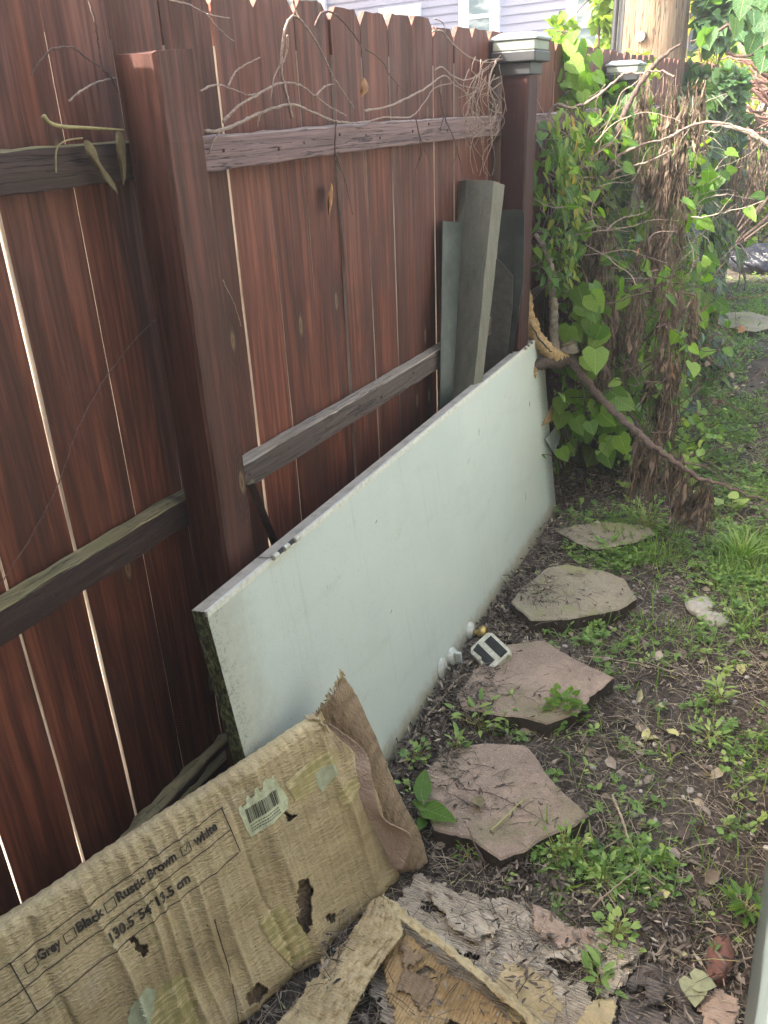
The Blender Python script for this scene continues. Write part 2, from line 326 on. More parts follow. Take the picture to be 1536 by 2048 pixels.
# ------------------------------------------------------------------ the setting
def axis_pts(a, b, step, far, n=18):
    core = np.arange(a, b+1e-6, step); g = np.geomspace(step*2, far, n)
    return np.concatenate([a-g[::-1], core, b+g])
def ground_h(x, y):
    h = .012*fbm(x, y, 3.1, 3)+.009*fbm(x, y, 13, 5)+.005*vnoise(x, y, 45, 8)
    return h
xs = axis_pts(-.1, 1.5, .012, 90); ys = axis_pts(.2, 5.2, .012, 120)
X, Y = np.meshgrid(xs, ys, indexing='ij'); near = np.exp(-np.maximum(0, np.abs(X-.6)-1.2)**2)
Z = ground_h(X, Y)*np.clip(near, .15, 1)
Vg = np.stack([X, Y, Z], -1).reshape(-1, 3); ny = len(ys)
Fg = [(i*ny+j, (i+1)*ny+j, (i+1)*ny+j+1, i*ny+j+1) for i in range(len(xs)-1) for j in range(ny-1)]
t = NT('soil'); o = t.obj()
a = t.noise(o, 3.2, 8, .7); b_ = t.noise(o, 55, 6, .72); c_ = t.noise(o, 420, 3, .6)
col = t.ramp(b_, [(.3, (.025, .019, .014)), (.5, (.125, .105, .086)), (.64, (.15, .12, .09)), (.78, (.34, .3, .235))])
col = t.mix(rr(t, a, .45, .62), col, t.mix(1, col, (.5, .48, .46), 'MULTIPLY'))
col = t.mix(t.math('MULTIPLY', rr(t, c_, .62, .72), .7), col, (.36, .31, .25))
t.color(col).rough(.92).spec(.2).bump(t.math('ADD', b_, t.math('MULTIPLY', c_, .35)), .012)
g = mesh('ground', Vg, Fg, t.m, None, True); tag(g, 'dark crumbly soil of the narrow side yard', kind='structure'); g['category'] = 'ground'

# bright paved yard beyond the fence
t = NT('concrete'); n1 = t.noise(t.obj(), 14, 6, .6)
t.color(t.mix(n1, (.72, .68, .6), (.5, .48, .44))).rough(.9).bump(n1, .003)
dv = MB(); dv.box(-9, -.14, -6, 13.6, -.05, .035); o = dv.build('driveway', t.m); tag(o, 'pale sunlit concrete beyond the fence', kind='structure'); o['category'] = 'driveway'

# ------------------------------------------------------------------ fence
FY = [-1.08, -.94, -.795, -.65, -.505, -.36, -.215, -.07, .075, .17, .312, .457, .603, .749, .895, 1.052, 1.193, 1.323, 1.467, 1.612, 1.758, 1.905, 2.051, 2.194]
while FY[-1] < 8.1: FY.append(FY[-1]+.1435)
GAP = {.457: .0054, .603: .006, .749: .0054, .895: .0058, 1.052: .0062, 1.193: .0035, 1.323: .0035, 1.467: .0048, 1.612: .004, 1.758: .0036, 1.905: .0022, 2.051: .003, 2.194: .004}
fence = empty('wooden_fence', (0, 1.2, 0), 'tall red-brown stained wooden privacy fence running down the left side of the path', 'fence')
def picket(y0, y1, h, gl, gr):
    # dog-eared board, front face at x=0, thickness 13 mm, wavy in width
    yl, yr = y0+gl/2, y1-gr/2; n = 26; zs = np.linspace(.02+rng.random()*.02, h-.03, n)
    wl = np.cumsum(rng.normal(0, .0005, n)); wr_ = np.cumsum(rng.normal(0, .0005, n))
    bow = .001*np.sin(zs*2+rng.random()*6)+rng.normal(0, .0006); tx = rng.normal(0, .0008)
    ys_ = [-1, -.5, 0, .5, 1]; cup = rng.normal(0, .0015)
    V = []; F = []; Mi = []
    rows = []
    for k, z in enumerate(zs):
        L = yl+np.clip(wl[k], -.0015, .0015); R_ = yr+np.clip(wr_[k], -.0015, .0015); rows.append((z, L, R_, bow[k]))
    L, R_, bw = rows[-1][1:]
    rows.append((h-.002, L+.024, R_-.024, bw))
    for (z, L, R_, bw) in rows:
        for side in (0, 1):
            for u in ys_:
                V.append((bw+tx*u+cup*u*u-(.0145 if side else 0), (L+R_)/2+(R_-L)/2*u, z+(rng.normal(0, .0012) if z == h-.002 else 0)))
    m = len(ys_)
    for k in range(len(rows)-1):
        a = k*2*m; b = (k+1)*2*m
        for j in range(m-1):
            F.append((a+j, a+j+1, b+j+1, b+j)); Mi.append(0)
            F.append((a+m+j+1, a+m+j, b+m+j, b+m+j+1)); Mi.append(0)
        F.append((a+m, a, b, b+m)); Mi.append(1 if k < len(rows)-3 else 0); F.append((a+m-1, a+2*m-1, b+2*m-1, b+m-1)); Mi.append(1 if k < len(rows)-3 else 0)
    b = (len(rows)-1)*2*m
    for j in range(m-1): F.append((b+j, b+j+1, b+m+j+1, b+m+j)); Mi.append(0)
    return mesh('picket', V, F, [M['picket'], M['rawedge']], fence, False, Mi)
for i in range(len(FY)-1):
    a, b = FY[i], FY[i+1]; g0 = GAP.get(a, .0034); g1 = GAP.get(b, .0034)
    h = 1.835+rng.normal(0, .004)-(.0 if b < 3 else .01*min(1, (b-3)))
    picket(a, b, h, g0, g1)
def rail(y0, y1, z0, z1, x1, mat, nm='rail'):
    n = max(12, int((y1-y0)/.04)); V = []; F = []; K = 6; sec = [(0.004, z0), (x1, z0+.002), (x1+.001, (z0+z1)/2), (x1, z1-.003), (x1-.004, z1), (.004, z1)]
    for i in range(n+1):
        y = y0+(y1-y0)*i/n
        for (x, z) in sec: V.append((x+(rng.normal(0, .0007) if x > .01 else 0), y, z+rng.normal(0, .0011)+.003*math.sin(y*3+z*5)))
    for i in range(n):
        for k in range(K): F.append((i*K+k, (i+1)*K+k, (i+1)*K+(k+1)%K, i*K+(k+1)%K))
    F += [tuple(range(K)), tuple(n*K+k for k in range(K))[::-1]]
    o = mesh(nm, V, F, mat, fence); b = o.modifiers.new('b', 'BEVEL'); b.width = .002; b.segments = 2; b.limit_method = 'ANGLE'; return o
rail(-1.0, 1.185, 1.52, 1.583, .04, M['rail_dark']); rail(1.19, 2.965, 1.517, 1.58, .04, M['rail_pink']); rail(2.975, 4.45, 1.51, 1.575, .04, M['rail_pink']); rail(4.46, 8, 1.5, 1.57, .04, M['rail_pink'])
rail(-1.0, 1.185, .85, .912, .044, M['rail_low']); rail(1.19, 2.965, .845, .908, .042, M['rail_mid']); rail(2.975, 4.45, .84, .9, .04, M['rail_mid']); rail(4.46, 8, .84, .9, .04, M['rail_mid'])
rail(1.19, 2.965, .2, .262, .04, M['rail_low']); rail(-1, 1.185, .16, .225, .04, M['rail_low'])
M['rust'] = simple('rusty_nail', (.09, .05, .04), .8, bs=300)
for k in range(13):   # nail points showing on the bleached rail
    for (z_, x_) in ((1.552+rng.normal(0, .007), .0405),):
        yk = 1.30+.1435*k*.93+rng.normal(0, .02); c_ = MB(); c_.cyl((x_-.002, yk, z_), (x_+.0022, yk, z_+.001), .0042, .003, 8); c_.build('nail', M['rust'], fence)
for k in range(9):
    yk = 1.36+.165*k+rng.normal(0, .02); c_ = MB(); zk = .88+rng.normal(0, .006); c_.cyl((.04, yk, zk), (.0445, yk, zk), .0038, .003, 8); c_.build('nail', M['rust'], fence)
# near post: bare timber with a worn flat top
def post(x0, x1, y0, y1, h, mat):
    nz = 40; V = []; F = []; sec = []
    c = .006; sec = [(x0+c, y0), (x1-c, y0), (x1, y0+c), (x1, y1-c), (x1-c, y1), (x0+c, y1), (x0, y1-c), (x0, y0+c)]; K = 8
    for i in range(nz+1):
        z = h*i/nz-.05*(1-i/nz)
        for (x, y) in sec: V.append((x+rng.normal(0, .0008), y+rng.normal(0, .0008), z+(rng.normal(0, .002) if i == nz else 0)))
    for i in range(nz):
        for k in range(K): F.append((i*K+k, i*K+(k+1)%K, (i+1)*K+(k+1)%K, (i+1)*K+k))
    top = nz*K; V.append(((x0+x1)/2, (y0+y1)/2, h+.004))
    for k in range(K): F.append((top+k, top+(k+1)%K, len(V)-1))
    return mesh('post', V, F, mat, fence)
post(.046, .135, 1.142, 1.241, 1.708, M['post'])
M['cap_black'] = simple('cap_black', (.035, .037, .04), .45, bs=60); M['cap_white'] = simple('cap_lens', (.27, .3, .26), .3, bs=30, var=.12)
M['cap_top'] = simple('cap_top', (.27, .3, .3), .3, bs=12, var=.3)
for (ya, h) in ((2.925, 1.745), (4.4, 1.70), (6.0, 1.42)):
    p = post(.043, .135, ya, ya+.1, h, M['sleeve'])
    cx, cy = .089, ya+.05
    c = MB(); c.box(cx-.056, cx+.056, cy-.06, cy+.06, h-.05, h-.012); c.box(cx-.076, cx+.076, cy-.078, cy+.078, h-.012, h+.02)
    cap = c.build('post_cap', M['cap_black'], p, bevel=.004); cap.matrix_parent_inverse = pinv(p)
    c = MB(); c.box(cx-.072, cx+.072, cy-.074, cy+.074, h+.0205, h+.05); c.build('lens', M['cap_white'], p, bevel=.004)
    c = MB(); z = h+.0505
    a1, a2 = .08, .055
    c.add([(cx-a1,cy-a1,z),(cx+a1,cy-a1,z),(cx+a1,cy+a1,z),(cx-a1,cy+a1,z),(cx-a1,cy-a1,z+.008),(cx+a1,cy-a1,z+.008),(cx+a1,cy+a1,z+.008),(cx-a1,cy+a1,z+.008),(cx-a2,cy-a2,z+.022),(cx+a2,cy-a2,z+.022),(cx+a2,cy+a2,z+.022),(cx-a2,cy+a2,z+.022)],
          [(3,2,1,0),(0,1,5,4),(1,2,6,5),(2,3,7,6),(3,0,4,7),(4,5,9,8),(5,6,10,9),(6,7,11,10),(7,4,8,11),(8,9,10,11)]).build('lid', M['cap_top'], p, bevel=.003)
# slanted brace behind the rail foot next to near post
b = MB(); V0 = at(505, 975, 'X', .05); V1 = at(545, 1075, 'X', .06); dd = V1-V0
b.tube([V0-dd*.1, V1+dd*1.2], [.012, .014], 4, sub=False).build('plank', M['rail_low'], None)
tag(bpy.data.objects['plank'], 'thin split plank slanting down beside the bare post, behind the white door', 'plank')

# leaning old pole low behind the box
pts = [at(455, 1475, 'X', .09), at(380, 1550, 'X', .10), at(300, 1635, 'X', .11), at(215, 1740, 'X', .12), at(120, 1850, 'X', .13)]
o = MB().tube(pts, [.016, .018, .02, .022, .02], 8, wob=.0008).build('fallen_pole', M['rail_low'], None, True)
tag(o, 'weathered mossy pole lying aslant between fence and cardboard box', 'pole')

# ------------------------------------------------------------------ white door on its side
door = empty('door', (.26, 2.1, 0), 'pale mint white door lying on its long side against the fence', 'door')
B0 = np.array([.305, .988, .0]); B1 = np.array([.225, 3.21, .0]); T0 = np.array([.205, .988, .78]); T1 = T0+(B1-B0)
dx = nrm(B1-B0); dzv = nrm(T0-B0); dn = np.cross(dx, dzv)*-1; dn = dn if dn[0] > 0 else -dn
L_, H_ = np.linalg.norm(B1-B0), np.linalg.norm(T0-B0)
Md = Matrix([[dx[i], dzv[i], dn[i], B0[i]] for i in range(3)]+[[0, 0, 0, 1]])   # local: x along, y up the door, z outward
def door_local(name, V, F, mats, smooth=False, mi=None, bevel=0, parent=None):
    o = mesh(name, V, F, mats, None, smooth, mi); o.parent = parent or door
    o.matrix_parent_inverse = pinv(parent or door)
    loc, rot, sc = Md.decompose(); o.rotation_mode = 'XYZ'; o.location = loc; o.rotation_euler = rot.to_euler()
    if bevel:
        b = o.modifiers.new('b', 'BEVEL'); b.width = bevel; b.segments = 2; b.limit_method = 'ANGLE'
    return o
t = NT('door_paint'); s3 = t.sep(t.obj()); x_, y_, z_ = s3[0], s3[1], s3[2]; ob = t.obj()
n1 = t.noise(ob, 2.0, 5, .6); n2 = t.noise(ob, 26, 8, .78); n3 = t.noise(ob, 160, 4, .7); n4 = t.noise(t.mapped((14, 70, 30), rot=(0, 0, .5)), 1, 5, .7)
col = t.mix(rr(t, n1, .3, .7), (.645, .705, .635), (.59, .66, .6))
sm = t.noise(t.mapped((2, 7, 2)), 1.3, 6, .65); col = t.mix(t.math('MULTIPLY', rr(t, sm, .52, .72), .35), col, (.5, .55, .47))
def dirt(col, mask, lo, hi, amt, c, nn):
    k = t.math('MULTIPLY', rr(t, t.math('ADD', mask, t.math('MULTIPLY', t.math('SUBTRACT', nn, .5), 1.1)), lo, hi), amt); return t.mix(k, col, c)
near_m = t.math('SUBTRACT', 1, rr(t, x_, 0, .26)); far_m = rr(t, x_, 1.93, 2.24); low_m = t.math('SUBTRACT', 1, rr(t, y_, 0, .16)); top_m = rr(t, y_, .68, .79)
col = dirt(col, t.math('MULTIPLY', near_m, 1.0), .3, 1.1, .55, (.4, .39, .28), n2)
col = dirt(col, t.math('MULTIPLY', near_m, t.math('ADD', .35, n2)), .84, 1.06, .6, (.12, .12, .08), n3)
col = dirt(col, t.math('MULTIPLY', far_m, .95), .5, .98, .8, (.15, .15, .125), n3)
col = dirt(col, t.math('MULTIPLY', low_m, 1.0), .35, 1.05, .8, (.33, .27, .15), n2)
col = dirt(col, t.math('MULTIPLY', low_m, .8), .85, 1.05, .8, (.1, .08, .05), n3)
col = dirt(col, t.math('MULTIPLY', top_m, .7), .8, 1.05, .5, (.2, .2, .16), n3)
dr_ = t.noise(t.mapped((42, 2.2, 30)), 1, 5, .6); col = t.mix(t.math('MULTIPLY', rr(t, dr_, .56, .74), .2), col, (.42, .42, .33)); sg = t.noise(t.mapped((5, 8, 5), (7, 3, 1)), 1, 7, .75); col = t.mix(t.math('MULTIPLY', rr(t, sg, .6, .74), .5), col, (.36, .37, .32))
sc_ = t.noise(t.mapped((260, 18, 30), rot=(0, 0, .7)), 1, 3, .6); spk = t.noise(ob, 240, 2, .5)
col = t.mix(t.math('MULTIPLY', rr(t, spk, .70, .735), .75), col, (.12, .12, .1)); 
scm = t.math('MULTIPLY', rr(t, sc_, .66, .71), rr(t, t.noise(ob, 9, 2), .5, .6)); col = t.mix(t.math('MULTIPLY', scm, .8), col, (.3, .33, .3))
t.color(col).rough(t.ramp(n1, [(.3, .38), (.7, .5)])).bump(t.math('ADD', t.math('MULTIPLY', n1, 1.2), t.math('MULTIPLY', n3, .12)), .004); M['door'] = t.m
t = NT('door_edge_bare'); n1 = t.noise(t.obj(), 24, 7, .7)
t.color(t.mix(rr(t, n1, .4, .65), (.46, .415, .33), (.34, .305, .24))).rough(.8).bump(n1, .001); M['dooredge'] = t.m
t = NT('door_end_moss'); n1 = t.noise(t.mapped((1, 1.2, 3)), 38, 7, .8); n2 = t.noise(t.obj(), 9, 4)
t.color(t.ramp(n1, [(.32, (.015, .016, .01)), (.47, (.05, .055, .025)), (.55, (.17, .2, .06)), (.66, (.36, .38, .2)), (.8, (.5, .5, .36))])).rough(.9).bump(n1, .008); M['dooredge_moss'] = t.m
TH = .036
nx, nyy = 60, 24; V = []; F = []; mi = []
for side in (0, 1):
    for i in range(nx+1):
        for j in range(nyy+1):
            x = L_*i/nx; y = H_*j/nyy
            V.append((x, y, (-TH if side else 0)+.0012*math.sin(x*5+side)*math.sin(y*4)))
st = (nx+1)*(nyy+1); idx = lambda s_, i, j: s_*st+i*(nyy+1)+j
for i in range(nx):
    for j in range(nyy):
        F.append((idx(0,i,j), idx(0,i+1,j), idx(0,i+1,j+1), idx(0,i,j+1))); mi.append(0)
        F.append((idx(1,i,j+1), idx(1,i+1,j+1), idx(1,i+1,j), idx(1,i,j))); mi.append(0)
    F.append((idx(0,i,nyy), idx(0,i+1,nyy), idx(1,i+1,nyy), idx(1,i,nyy))); mi.append(1)
    F.append((idx(1,i,0), idx(1,i+1,0), idx(0,i+1,0), idx(0,i,0))); mi.append(0)
for j in range(nyy):
    F.append((idx(1,0,j), idx(0,0,j), idx(0,0,j+1), idx(1,0,j+1))); mi.append(2)
    F.append((idx(0,nx,j), idx(1,nx,j), idx(1,nx,j+1), idx(0,nx,j+1))); mi.append(1)
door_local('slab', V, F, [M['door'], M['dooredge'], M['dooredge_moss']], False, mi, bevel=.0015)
M['trimw'] = simple('chipped_trim', (.78, .78, .68), .6, b=.0005, bs=90, c2=(.6, .6, .5))
eb = MB(); n = 70
for k in range(n):   # chipped paint lip along the upper front edge
    x0 = L_*k/n; x1 = L_*(k+1)/n+.001; hgt = .010+rng.random()*.0018
    eb.box(x0, x1, H_-hgt, H_+.0016, -.005+rng.random()*.0012, .0024+rng.random()*.0003)
door_local('edge_lip', eb.V, eb.F, M['trimw'])
M['hinge'] = simple('painted_hinge', (.6, .6, .5), .5, bs=70, c2=(.4, .38, .3)); M['black'] = simple('black_gap', (.015, .015, .015), .6)
for xc in (.27, 2.02):
    hb = MB()
    for k in range(5):
        x0 = xc-.05+k*.021; p0, p1 = (x0, H_+.003, .007), (x0+.0175, H_+.003, .007)
        if k % 2 == 0: hb.cyl(p0, p1, .0065, sides=12)
        else: hb.cyl((x0, H_+.003, .006), (x0+.0175, H_+.003, .006), .0048, sides=10, m=1)
    hb.box(xc-.05, xc+.055, H_+.0015, H_+.0032, -.03, .004, 2)
    door_local('hinge', hb.V, hb.F, [M['hinge'], M['black'], M['dooredge']], False, hb.M)
Mi_ = Md.inverted()
def dl(u, v): p = Mi_ @ Vector(on(u, v, B0, dn)); return p.x, p.y
M['white_metal'] = simple('white_plate', (.62, .64, .58), .4, bs=120, c2=(.48, .47, .38)); M['brass'] = simple('brass', (.5, .37, .13), .32, metal=.9, bs=50, c2=(.3, .22, .08))
def lathe(prof, c, sides=28):
    V = []; F = []; 
    for (r, z) in prof:
        for k in range(sides):
            a = 2*math.pi*k/sides; V.append((c[0]+r*math.cos(a), c[1]+r*math.sin(a), z))
    for i in range(len(prof)-1):
        for k in range(sides): F.append((i*sides+k, i*sides+(k+1)%sides, (i+1)*sides+(k+1)%sides, (i+1)*sides+k))
    F.append(tuple((len(prof)-1)*sides+k for k in range(sides))); return V, F
cx, cy = dl(938, 1262)
V, F = lathe([(.033, 0), (.033, .003), (.028, .008), (.014, .011), (.012, .014)], (cx, cy)); rose = door_local('knob_rose', V, F, M['white_metal'], True)
V, F = lathe([(.009, .012), (.009, .028), (.02, .034), (.027, .043), (.027, .052), (.02, .06), (.006, .063)], (cx, cy)); door_local('knob', V, F, M['brass'], True, parent=rose)
cx, cy = dl(901, 1312)
V, F = lathe([(.03, 0), (.03, .004), (.024, .012), (.02, .014)], (cx, cy)); dbl = door_local('deadbolt', V, F, M['white_metal'], True)
tb = MB().box(cx-.007, cx+.007, cy-.022, cy+.02, .0135, .036); door_local('thumb_turn', tb.V, tb.F, M['white_metal'], bevel=.003, parent=dbl)
cx, cy = dl(882, 1335)
V, F = lathe([(.033, 0), (.033, .003), (.03, .005), (.006, .006), (.004, .007)], (cx, cy)); door_local('cover_plate', V, F, M['white_metal'], True)
for i_, (uv, ln, an) in enumerate([((1056, 806), .02, 1.1), ((955, 862), .026, 1.4), ((750, 1042), .012, .5), ((780, 1222), .014, .3), ((1048, 990), .04, 1.55)]):
    a_, b_ = dl(*uv); q_ = [(a_+ln*(f-.5)*math.cos(an)+.0015*math.sin(f*9+i_), b_+ln*(f-.5)*math.sin(an)+.001*math.cos(f*7), .0013) for f in np.linspace(0, 1, 6)]
    V, F = tube(q_, [.0003, .0009, .0006, .0009, .0006, .0003], 5, 3); door_local('scratch', V, F, M['black'] if i_ == 0 else simple('scratch_mark', (.36, .39, .35), .8) if i_ == 1 else M.get('scr', bpy.data.materials['scratch_mark']))
# door skin tears at the far edge (flap of peeled skin)
pf = [dl(1103, 803), dl(1078, 850), dl(1102, 838)]
pf2 = [dl(1109, 850), dl(1083, 876), dl(1104, 905)]
for q, mm, zz in ((pf, 'torn_wood', .006), (pf2, 'door', .012)):
    V = [(q[0][0], q[0][1], .001), (q[1][0], q[1][1], zz), (q[2][0], q[2][1], .004), ((q[0][0]+q[2][0])/2+.012, (q[0][1]+q[2][1])/2, .02)]
    V += [(x, y, z-.0015) for x, y, z in V]
    door_local('peeled_skin', V, [(0,1,2), (0,2,3), (6,5,4), (7,6,4), (0,4,5,1), (1,5,6,2), (2,6,7,3), (3,7,4,0)], M[mm])

# ------------------------------------------------------------------ metal channel and sheets leaning at the far post
t = NT('olive_channel'); n1 = t.noise(t.mapped((9, 9, 1.2)), 3, 7, .7); n2 = t.noise(t.obj(), 190, 3, .6)
t.color(t.mix(t.math('MULTIPLY', rr(t, n2, .5, .72), .45), t.ramp(n1, [(.3, (.1, .1, .068)), (.5, (.15, .15, .108)), (.72, (.2, .195, .15))]), (.24, .235, .2))).rough(.6).bump(n2, .0005); M['olive'] = t.m
t = NT('galvanised'); n1 = t.vor(t.obj(), 26); n2 = t.noise(t.obj(), 7, 6, .7)
t.color(t.ramp(n2, [(.3, (.04, .052, .045)), (.55, (.075, .092, .08)), (.75, (.125, .145, .13))])).rough(.5).metal(.25).bump(t.noise(t.obj(), 60, 3), .001); M['galv'] = t.m
M['greybrown'] = simple('grey_sheet', (.115, .112, .095), .65, b=.001, bs=50, c2=(.08, .078, .065))
# section of the channel at top (z~1.39) and where it passes behind the door, then to the ground
top = [at(919, 362, 'Y', 2.665), at(933, 360, 'Y', 2.65), at(988, 362, 'Y', 2.65), at(1009, 370, 'Y', 2.69)]
low = [at(880, 800, 'Y', 2.5), at(893, 800, 'Y', 2.49), at(949, 755, 'Y', 2.49), at(968, 740, 'Y', 2.53)]
low = [np.array([max(p[0], .005+.0*i), p[1], p[2]]) for i, p in enumerate(low)]
sec = []; bot = []
for a_, b_ in zip(top, low):
    dd = (b_-a_)/(b_[2]-a_[2]); bot.append(a_+dd*(.02-a_[2])); 
V = []; F = []; th = .006; nst = 24
sh = np.array([.0, th, 0])
for k in range(nst+1):
    f = k/nst
    for a_, b_ in zip(top, bot):
        p = a_*(1-f)+b_*f; V.append(p+np.array([rng.normal(0, .0006), rng.normal(0, .0006), 0]))
    for a_, b_ in zip(top, bot):
        p = a_*(1-f)+b_*f; V.append(p+sh+np.array([-.004, 0, 0]))
for k in range(nst):
    a_ = k*8; b_ = a_+8
    for j in range(3): F.append((a_+j, b_+j, b_+j+1, a_+j+1)); F.append((a_+4+j+1, b_+4+j+1, b_+4+j, a_+4+j))
    F.append((a_, a_+4, b_+4, b_)); F.append((a_+3, b_+3, b_+7, a_+7))
for j in range(3): F.append((j, j+1, j+5, j+4))
ch = mesh('metal_channel', V, F, M['olive']); tag(ch, 'long olive grey folded metal channel leaning upright against the fence behind the door', 'metal channel')
def sheet(name, P, mat, th=.003, nrmv=(1, 0, 0)):
    P = [np.array(p) for p in P]; n = len(P); N = nrm(np.array(nrmv))
    V = P+[p-N*th for p in P]; F = [tuple(range(n)), tuple(range(n, 2*n))[::-1]]+[(i, i+n, (i+1) % n+n, (i+1) % n) for i in range(n)]
    return mesh(name, V, F, mat)
P = [at(1000, 420, 'Y', 2.905), at(1030, 419, 'Y', 2.905), at(1049, 422, 'Y', 2.905), at(1047, 560, 'Y', 2.9)]; P += [np.array([.118, 2.895, .78]), np.array([.135, 2.89, .02]), np.array([.05, 2.89, .02]), np.array([P[0][0]-.02, 2.9, .8])]
sh1 = sheet('metal_sheet', P, M['galv'], nrmv=(0, -1, 0)); tag(sh1, 'green tinged galvanised sheet standing behind the grey channel, nearest the capped post', 'metal sheet')
P = [at(980, 515, 'Y', 2.87), at(996, 519, 'Y', 2.87), at(1008, 530, 'Y', 2.87), at(1026, 553, 'Y', 2.87), at(1024, 620, 'Y', 2.868)]; P += [np.array([.108, 2.865, .78]), np.array([.13, 2.86, .02]), np.array([.04, 2.86, .02]), np.array([P[0][0]-.02, 2.865, .8])]
sh2 = sheet('metal_sheet', P, M['greybrown'], nrmv=(0, -1, 0)); tag(sh2, 'shorter brown grey sheet with a torn slanted top in front of the green one', 'metal sheet')
P = [at(886, 442, 'X', .03), at(925, 445, 'X', .04), at(905, 800, 'X', .08), at(880, 830, 'X', .07)]
sh3 = sheet('metal_sheet', P, M['galv']); tag(sh3, 'narrow strip of dark galvanised sheet showing left of the grey channel', 'metal sheet')
# ------------------------------------------------------------------ printed cardboard box
O_ = np.array([.498, 1.212, .03]); e1 = np.array([-.289, -.957, 0]); e2 = np.array([-.28892, .08725, .95337]); nb = np.array([.91237, -.27552, .30171])
box = empty('cardboard_box', O_, 'long flattened cardboard box with printed colour checkboxes, leaning beside the white door', 'cardboard box')
Mb = Matrix([[-e1[i], e2[i], nb[i], O_[i]] for i in range(3)]+[[0, 0, 0, 1]])
def box_local(name, V, F, mats, smooth=False, mi=None, parent=None):
    o = mesh(name, V, F, mats, None, smooth, mi); p = parent or box; o.parent = p; o.matrix_parent_inverse = pinv(p)
    loc, rot, sc = Mb.decompose(); o.location = loc; o.rotation_euler = rot.to_euler(); return o
_cre = [(rng.uniform(0, 1.1), rng.uniform(-.3, .35), rng.uniform(.002, .010), rng.uniform(.004, .020), rng.choice([1, 1, -1])) for _ in range(30)]
def hbox(s, tt):
    s = np.asarray(s, float); tt = np.asarray(tt, float)
    h = .012*vnoise(s, tt, 4.5, 2)+.003*vnoise(s, tt*.45, 17, 4)
    for c, sl_, am, wd, sg in _cre:
        x = s-(c+sl_*.22*(tt-.2))-.004*np.sin(tt*21+c*9)
        h = h+sg*am*np.exp(-np.abs(x)/wd)*(.4+vnoise(tt*0+c, tt, 7, 6)+.5)
    h = h+.0006*np.sin(s*300+vnoise(s, tt, 9)*3)*(.3+1.4*np.clip(vnoise(s, tt, 6, 9)+.3, 0, 1))
    h = h+.0008*vnoise(s*1.0, tt*1.6, 75, 3)+.003*vnoise(s, tt, 20, 11)
    h = h*(1-.4*np.exp(-((tt-.35)/.07)**2))
    return h
TE = np.interp
def sright(tt): return TE(tt, [0, .1, .2, .29, .36, .42, .44], [.03, .034, .028, .042, .075, .105, .108])+.003*vnoise(tt*0, tt, 60, 3)
ns, ntt = 420, 170; TMAX = .472; L0 = 1.14
tv = np.linspace(-.035, TMAX, ntt); V = []; ST = []
for j, tt in enumerate(tv):
    sr = sright(min(max(tt, 0), .44)); s = sr+(L0-sr)*np.linspace(0, 1, ns)
    tc = min(tt, .437); z = hbox(s, np.full(ns, tc))
    if tt > .437:      # rounded shoulder running back to the narrow side of the box
        a = (tt-.437)/.018; yy = .437+.018*math.sin(min(a, 1.45)); z = z*max(0, 1-a)*.7-.018*(1-math.cos(min(a, 1.45)))-max(0, a-1.45)*.018+.0015*np.sin(s*260)
    else: yy = tt
    z = z+np.where(tt < 0, .3*tt, 0)
    yyv = yy+.0018*vnoise(s, s*0+j*.0, 40, 5)*(tt > .43)+.003*vnoise(s, s*0, 9, 2)
    for k in range(ns): V.append((-s[k], float(yyv[k]) if hasattr(yyv, '__len__') else yyv, float(z[k]))); ST.append((s[k], tt))
ST = np.array(ST)
def inpoly(px_, py_, poly):
    poly = np.array(poly); c = np.zeros(len(px_), bool); j = len(poly)-1
    for i in range(len(poly)):
        xi, yi = poly[i]; xj, yj = poly[j]
        hit = ((yi > py_) != (yj > py_)) & (px_ < (xj-xi)*(py_-yi)/(yj-yi+1e-12)+xi); c ^= hit; j = i
    return c
STJ = ST+np.stack([.012*vnoise(ST[:, 0], ST[:, 1], 60, 2)+.006*vnoise(ST[:, 0], ST[:, 1], 170, 5), .012*vnoise(ST[:, 0], ST[:, 1], 60, 7)+.006*vnoise(ST[:, 0], ST[:, 1], 170, 8)], 1)
hole = inpoly(STJ[:, 0], STJ[:, 1], [(.292, .168), (.278, .162), (.262, .152), (.256, .125), (.272, .105), (.292, .075), (.322, .042), (.312, .09), (.30, .13)])
hole |= inpoly(STJ[:, 0], STJ[:, 1], [(.625, .288), (.615, .29), (.612, .275), (.605, .262), (.608, .245), (.614, .24), (.618, .262)])
hole |= inpoly(STJ[:, 0], STJ[:, 1], [(.465, .022), (.445, .036), (.425, .02), (.42, .0), (.44, -.012), (.455, .005)])
hole |= inpoly(STJ[:, 0], STJ[:, 1], [(.245, .045), (.235, .05), (.229, .04), (.232, .025), (.24, .028)])
hole |= inpoly(STJ[:, 0], STJ[:, 1], [(.249, .31), (.262, .318), (.258, .300), (.244, .296)])
bed = -.024+.010*vnoise(ST[:, 0], ST[:, 0]*0, 22, 1)+.008*vnoise(ST[:, 0], ST[:, 1], 70, 6)
cut = ST[:, 1] < bed
hole |= cut
F = []
for j in range(ntt-1):
    for k in range(ns-1):
        a = j*ns+k
        if not (hole[a] or hole[a+1] or hole[a+ns] or hole[a+ns+1]): F.append((a, a+ns, a+ns+1, a+1))
fp = box_local('front_panel', V, F, [M['card'], M['card_in']], True)
sm = fp.modifiers.new('s', 'SOLIDIFY'); sm.thickness = .003; sm.offset = -1; sm.material_offset_rim = 1; sm.material_offset = 1
